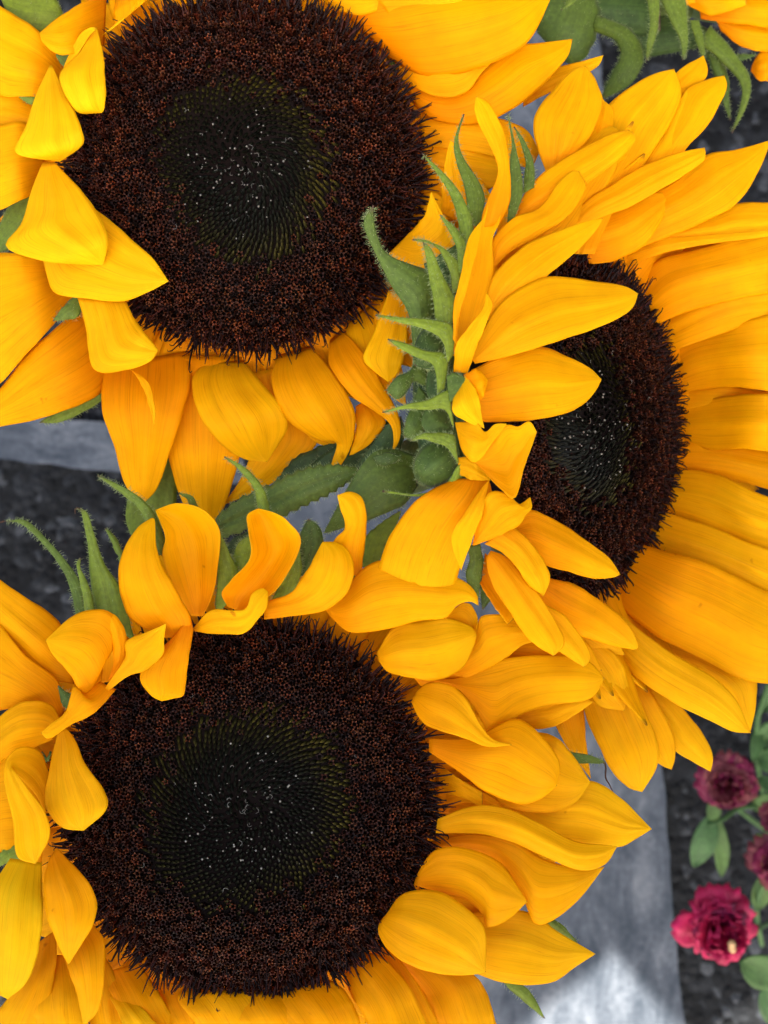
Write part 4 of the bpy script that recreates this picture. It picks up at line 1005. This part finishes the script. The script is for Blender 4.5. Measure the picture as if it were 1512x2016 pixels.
def rose(px, py, z, rpx, label, mats, seed, leaves, stems, centre=False, tilt=(0, 0)):
    rnd = random.Random(seed); c = W2(px, py, z); r = rpx * K * (CAMZ - z)
    root = empty('rose', c, label, 'rose', 'roses beside the road marking')
    q = np.array((Matrix.Rotation(tilt[0], 3, 'X') @ Matrix.Rotation(tilt[1], 3, 'Y')))
    rows = [(9, 1.0, 0.35), (9, 0.82, 0.65), (8, 0.62, 0.95), (6, 0.42, 1.2), (4, 0.24, 1.4)]
    for ri, (cnt, rad, up) in enumerate(rows):
        for i in range(cnt):
            a = 2 * math.pi * (i + 0.5 * (ri % 2)) / cnt + rnd.uniform(-0.45, 0.45)
            ln = r * rad * rnd.uniform(0.72, 1.15); wd = r * rnd.uniform(0.42, 0.6) * (0.6 + 0.4 * rad)
            nv, nu = 10, 9; v = np.linspace(0, 1, nv)[:, None]; u = np.linspace(-1, 1, nu)[None, :]
            wv = wd * np.sin(math.pi * np.clip(0.12 + 0.68 * v, 0, 1)) ** 0.8 * (1 - 0.12 * v ** 8)
            bend = up * rnd.uniform(0.8, 1.2)
            rr = ln * (np.sin(v * 1.5) ** 1.0) * (1.0 + 0.0 * u) - 0.1 * ln * (u ** 2) * v
            zz = r * 0.75 * bend * v ** 0.8 - 0.3 * r * v ** 4 * (1.1 - 0.5 * up) + 0.22 * wd * (u ** 2) * (1 - v * 1.5)
            ph = rnd.uniform(0, 6); rf = rnd.uniform(0.12, 0.26) * wd * v ** 2
            zz = zz + rf * np.sin(u * 5.5 + ph); rr = rr + rf * np.cos(u * 6.5 + ph)
            y = u * wv
            G = np.stack([rr * math.cos(a) - y * math.sin(a), rr * math.sin(a) + y * math.cos(a), zz - 0.3 * r], -1)
            G = (G.reshape(-1, 3) @ q.T + c).reshape(nv, nu, 3)
            Nn = grid_normals(G)
            if Nn[4, 4, 2] < 0: G = G[:, ::-1]; Nn = grid_normals(G)
            V, F, M, uv = shell(G, Nn, 0.0005); mm = rnd.choice(mats)
            mesh_obj('petal', V, F, [mm, mm], root, mat_idx=M, uvs=uv)
    if centre:
        for k in range(2):
            p = c + q @ np.array([r * rnd.uniform(-0.15, 0.1), r * rnd.uniform(-0.25, 0.0), r * 0.85])
            V, F = tube_geo([p, p + np.array([0.0003, 0.0005, 0.0015]), p + np.array([0.0008, 0.001, 0.0022])], [0.0014, 0.0019, 0.0005], 7)
            mesh_obj('stamen', V, F, M_CTR, root)
    for pts, rad in stems:
        P = resample(np.array([W2(*p) for p in pts]), np.linspace(0, 1, 14)); V, F = tube_geo(P, [rad] * 14, 8)
        uv = np.array([(k / 8, i / 14) for i in range(14) for k in range(8)]); mesh_obj('stem', V, F, M_RL, root, uvs=uv, tint=0.1)
    for (x0, y0, x1, y1, wpx, z0, z1) in leaves:
        A = W2(x0, y0, z0); Bp = W2(x1, y1, z1); d = Bp - A; ln = np.linalg.norm(d); d /= ln
        s = np.cross(d, (0, 0, 1.0)); s /= np.linalg.norm(s); up = np.cross(s, d); w_ = wpx * K * (CAMZ - z0) / 2
        nv, nu = 14, 7; v = np.linspace(0, 1, nv)[:, None, None]; u = np.linspace(-1, 1, nu)[None, :, None]
        prof = np.sin(math.pi * v ** 0.85) ** 0.75
        G = A + d * ln * v + s * w_ * u * prof + up * (0.22 * w_ * u ** 2 + 0.25 * ln * np.sin(math.pi * v) * 0.4)
        Nn = grid_normals(G)
        if Nn[6, 3, 2] < 0: G = G[:, ::-1]; Nn = grid_normals(G)
        V, F, M, uv = shell(G, Nn, 0.0005); mesh_obj('leaf', V, F, [M_RL, M_RL], root, mat_idx=M, uvs=uv, tint=rnd.uniform(0, .2))
rose(1436, 1545, 0.17, 60, 'dusty wine red rose just below the tip of the lowest yellow petals', [MR3, MR3, MR2], 3,
     [(1400, 1600, 1365, 1705, 50, .15, .14), (1408, 1600, 1420, 1725, 32, .15, .13), (1400, 1570, 1405, 1615, 30, .16, .15), (1480, 1590, 1540, 1560, 40, .13, .14)],
     [([(1395, 1625, .15), (1425, 1612, .15), (1460, 1590, .14), (1530, 1590, .12)], 0.0012), ([(1436, 1560, .16), (1450, 1590, .13), (1530, 1650, .02)], 0.0014)], tilt=(0.2, -0.3))
rose(1416, 1828, 0.19, 78, 'bright crimson pink rose in the lower right corner, fully open', [MR1, MR1, MR2, MR1], 5,
     [(1455, 1890, 1540, 1925, 70, .16, .15), (1500, 1940, 1540, 2016, 60, .13, .12)],
     [([(1420, 1840, .18), (1470, 1840, .13), (1540, 1800, .02)], 0.0014)], centre=True, tilt=(0.1, 0.1))
rose(1528, 1700, 0.19, 52, 'faded rose with salmon outer petals, cut by the right edge of the picture', [MR3, MR2, MR2, MR4], 9,
     [(1490, 1640, 1510, 1700, 40, .16, .16), (1500, 1720, 1490, 1790, 40, .15, .14)],
     [([(1500, 1740, .17), (1490, 1800, .12), (1500, 1860, .02)], 0.0014)], tilt=(0, -0.3))
rose(1530, 1612, 0.18, 32, 'small wine red rose bud at the right edge between two larger roses', [MR2, MR3], 12,
     [], [([(1530, 1612, .17), (1520, 1640, .1), (1520, 1660, .02)], 0.0012)])
# leafy shoot running down the right edge
sh = empty('rose_shoot', W2(1500, 1450, .02), 'leafy green rose shoot at the right edge above the roses', 'plant')
for pts in ([(1540, 1300, .2), (1500, 1380, .18), (1487, 1460, .17), (1500, 1550, .12), (1520, 1640, .01)], [(1495, 1440, .17), (1510, 1480, .17), (1530, 1500, .16)]):
    P = resample(np.array([W2(*p) for p in pts]), np.linspace(0, 1, 14)); V, F = tube_geo(P, [0.0014] * 14, 8)
    mesh_obj('stem', V, F, M_RL, sh, uvs=np.array([(k / 8, i / 14) for i in range(14) for k in range(8)]), tint=0.1)
for (x0, y0, x1, y1, wpx) in ((1495, 1460, 1540, 1420, 50), (1490, 1490, 1535, 1500, 50), (1492, 1430, 1482, 1500, 26), (1500, 1400, 1545, 1350, 40), (1495, 1530, 1540, 1560, 30)):
    A = W2(x0, y0, .17); Bp = W2(x1, y1, .175); d = Bp - A; ln = np.linalg.norm(d); d /= ln
    s = np.cross(d, (0, 0, 1.0)); s /= np.linalg.norm(s); w_ = wpx * K * .58 / 2
    v = np.linspace(0, 1, 14)[:, None, None]; u = np.linspace(-1, 1, 7)[None, :, None]
    G = A + d * ln * v + s * w_ * u * np.sin(math.pi * v ** 0.85) ** 0.75 + np.array([0, 0, 1]) * (0.25 * w_ * u ** 2 + 0.1 * ln * np.sin(math.pi * v))
    Nn = grid_normals(G)
    if Nn[6, 3, 2] < 0: G = G[:, ::-1]; Nn = grid_normals(G)
    V, F, M, uv = shell(G, Nn, 0.0005); mesh_obj('leaf', V, F, [M_RL, M_RL], sh, mat_idx=M, uvs=uv, tint=0.1)
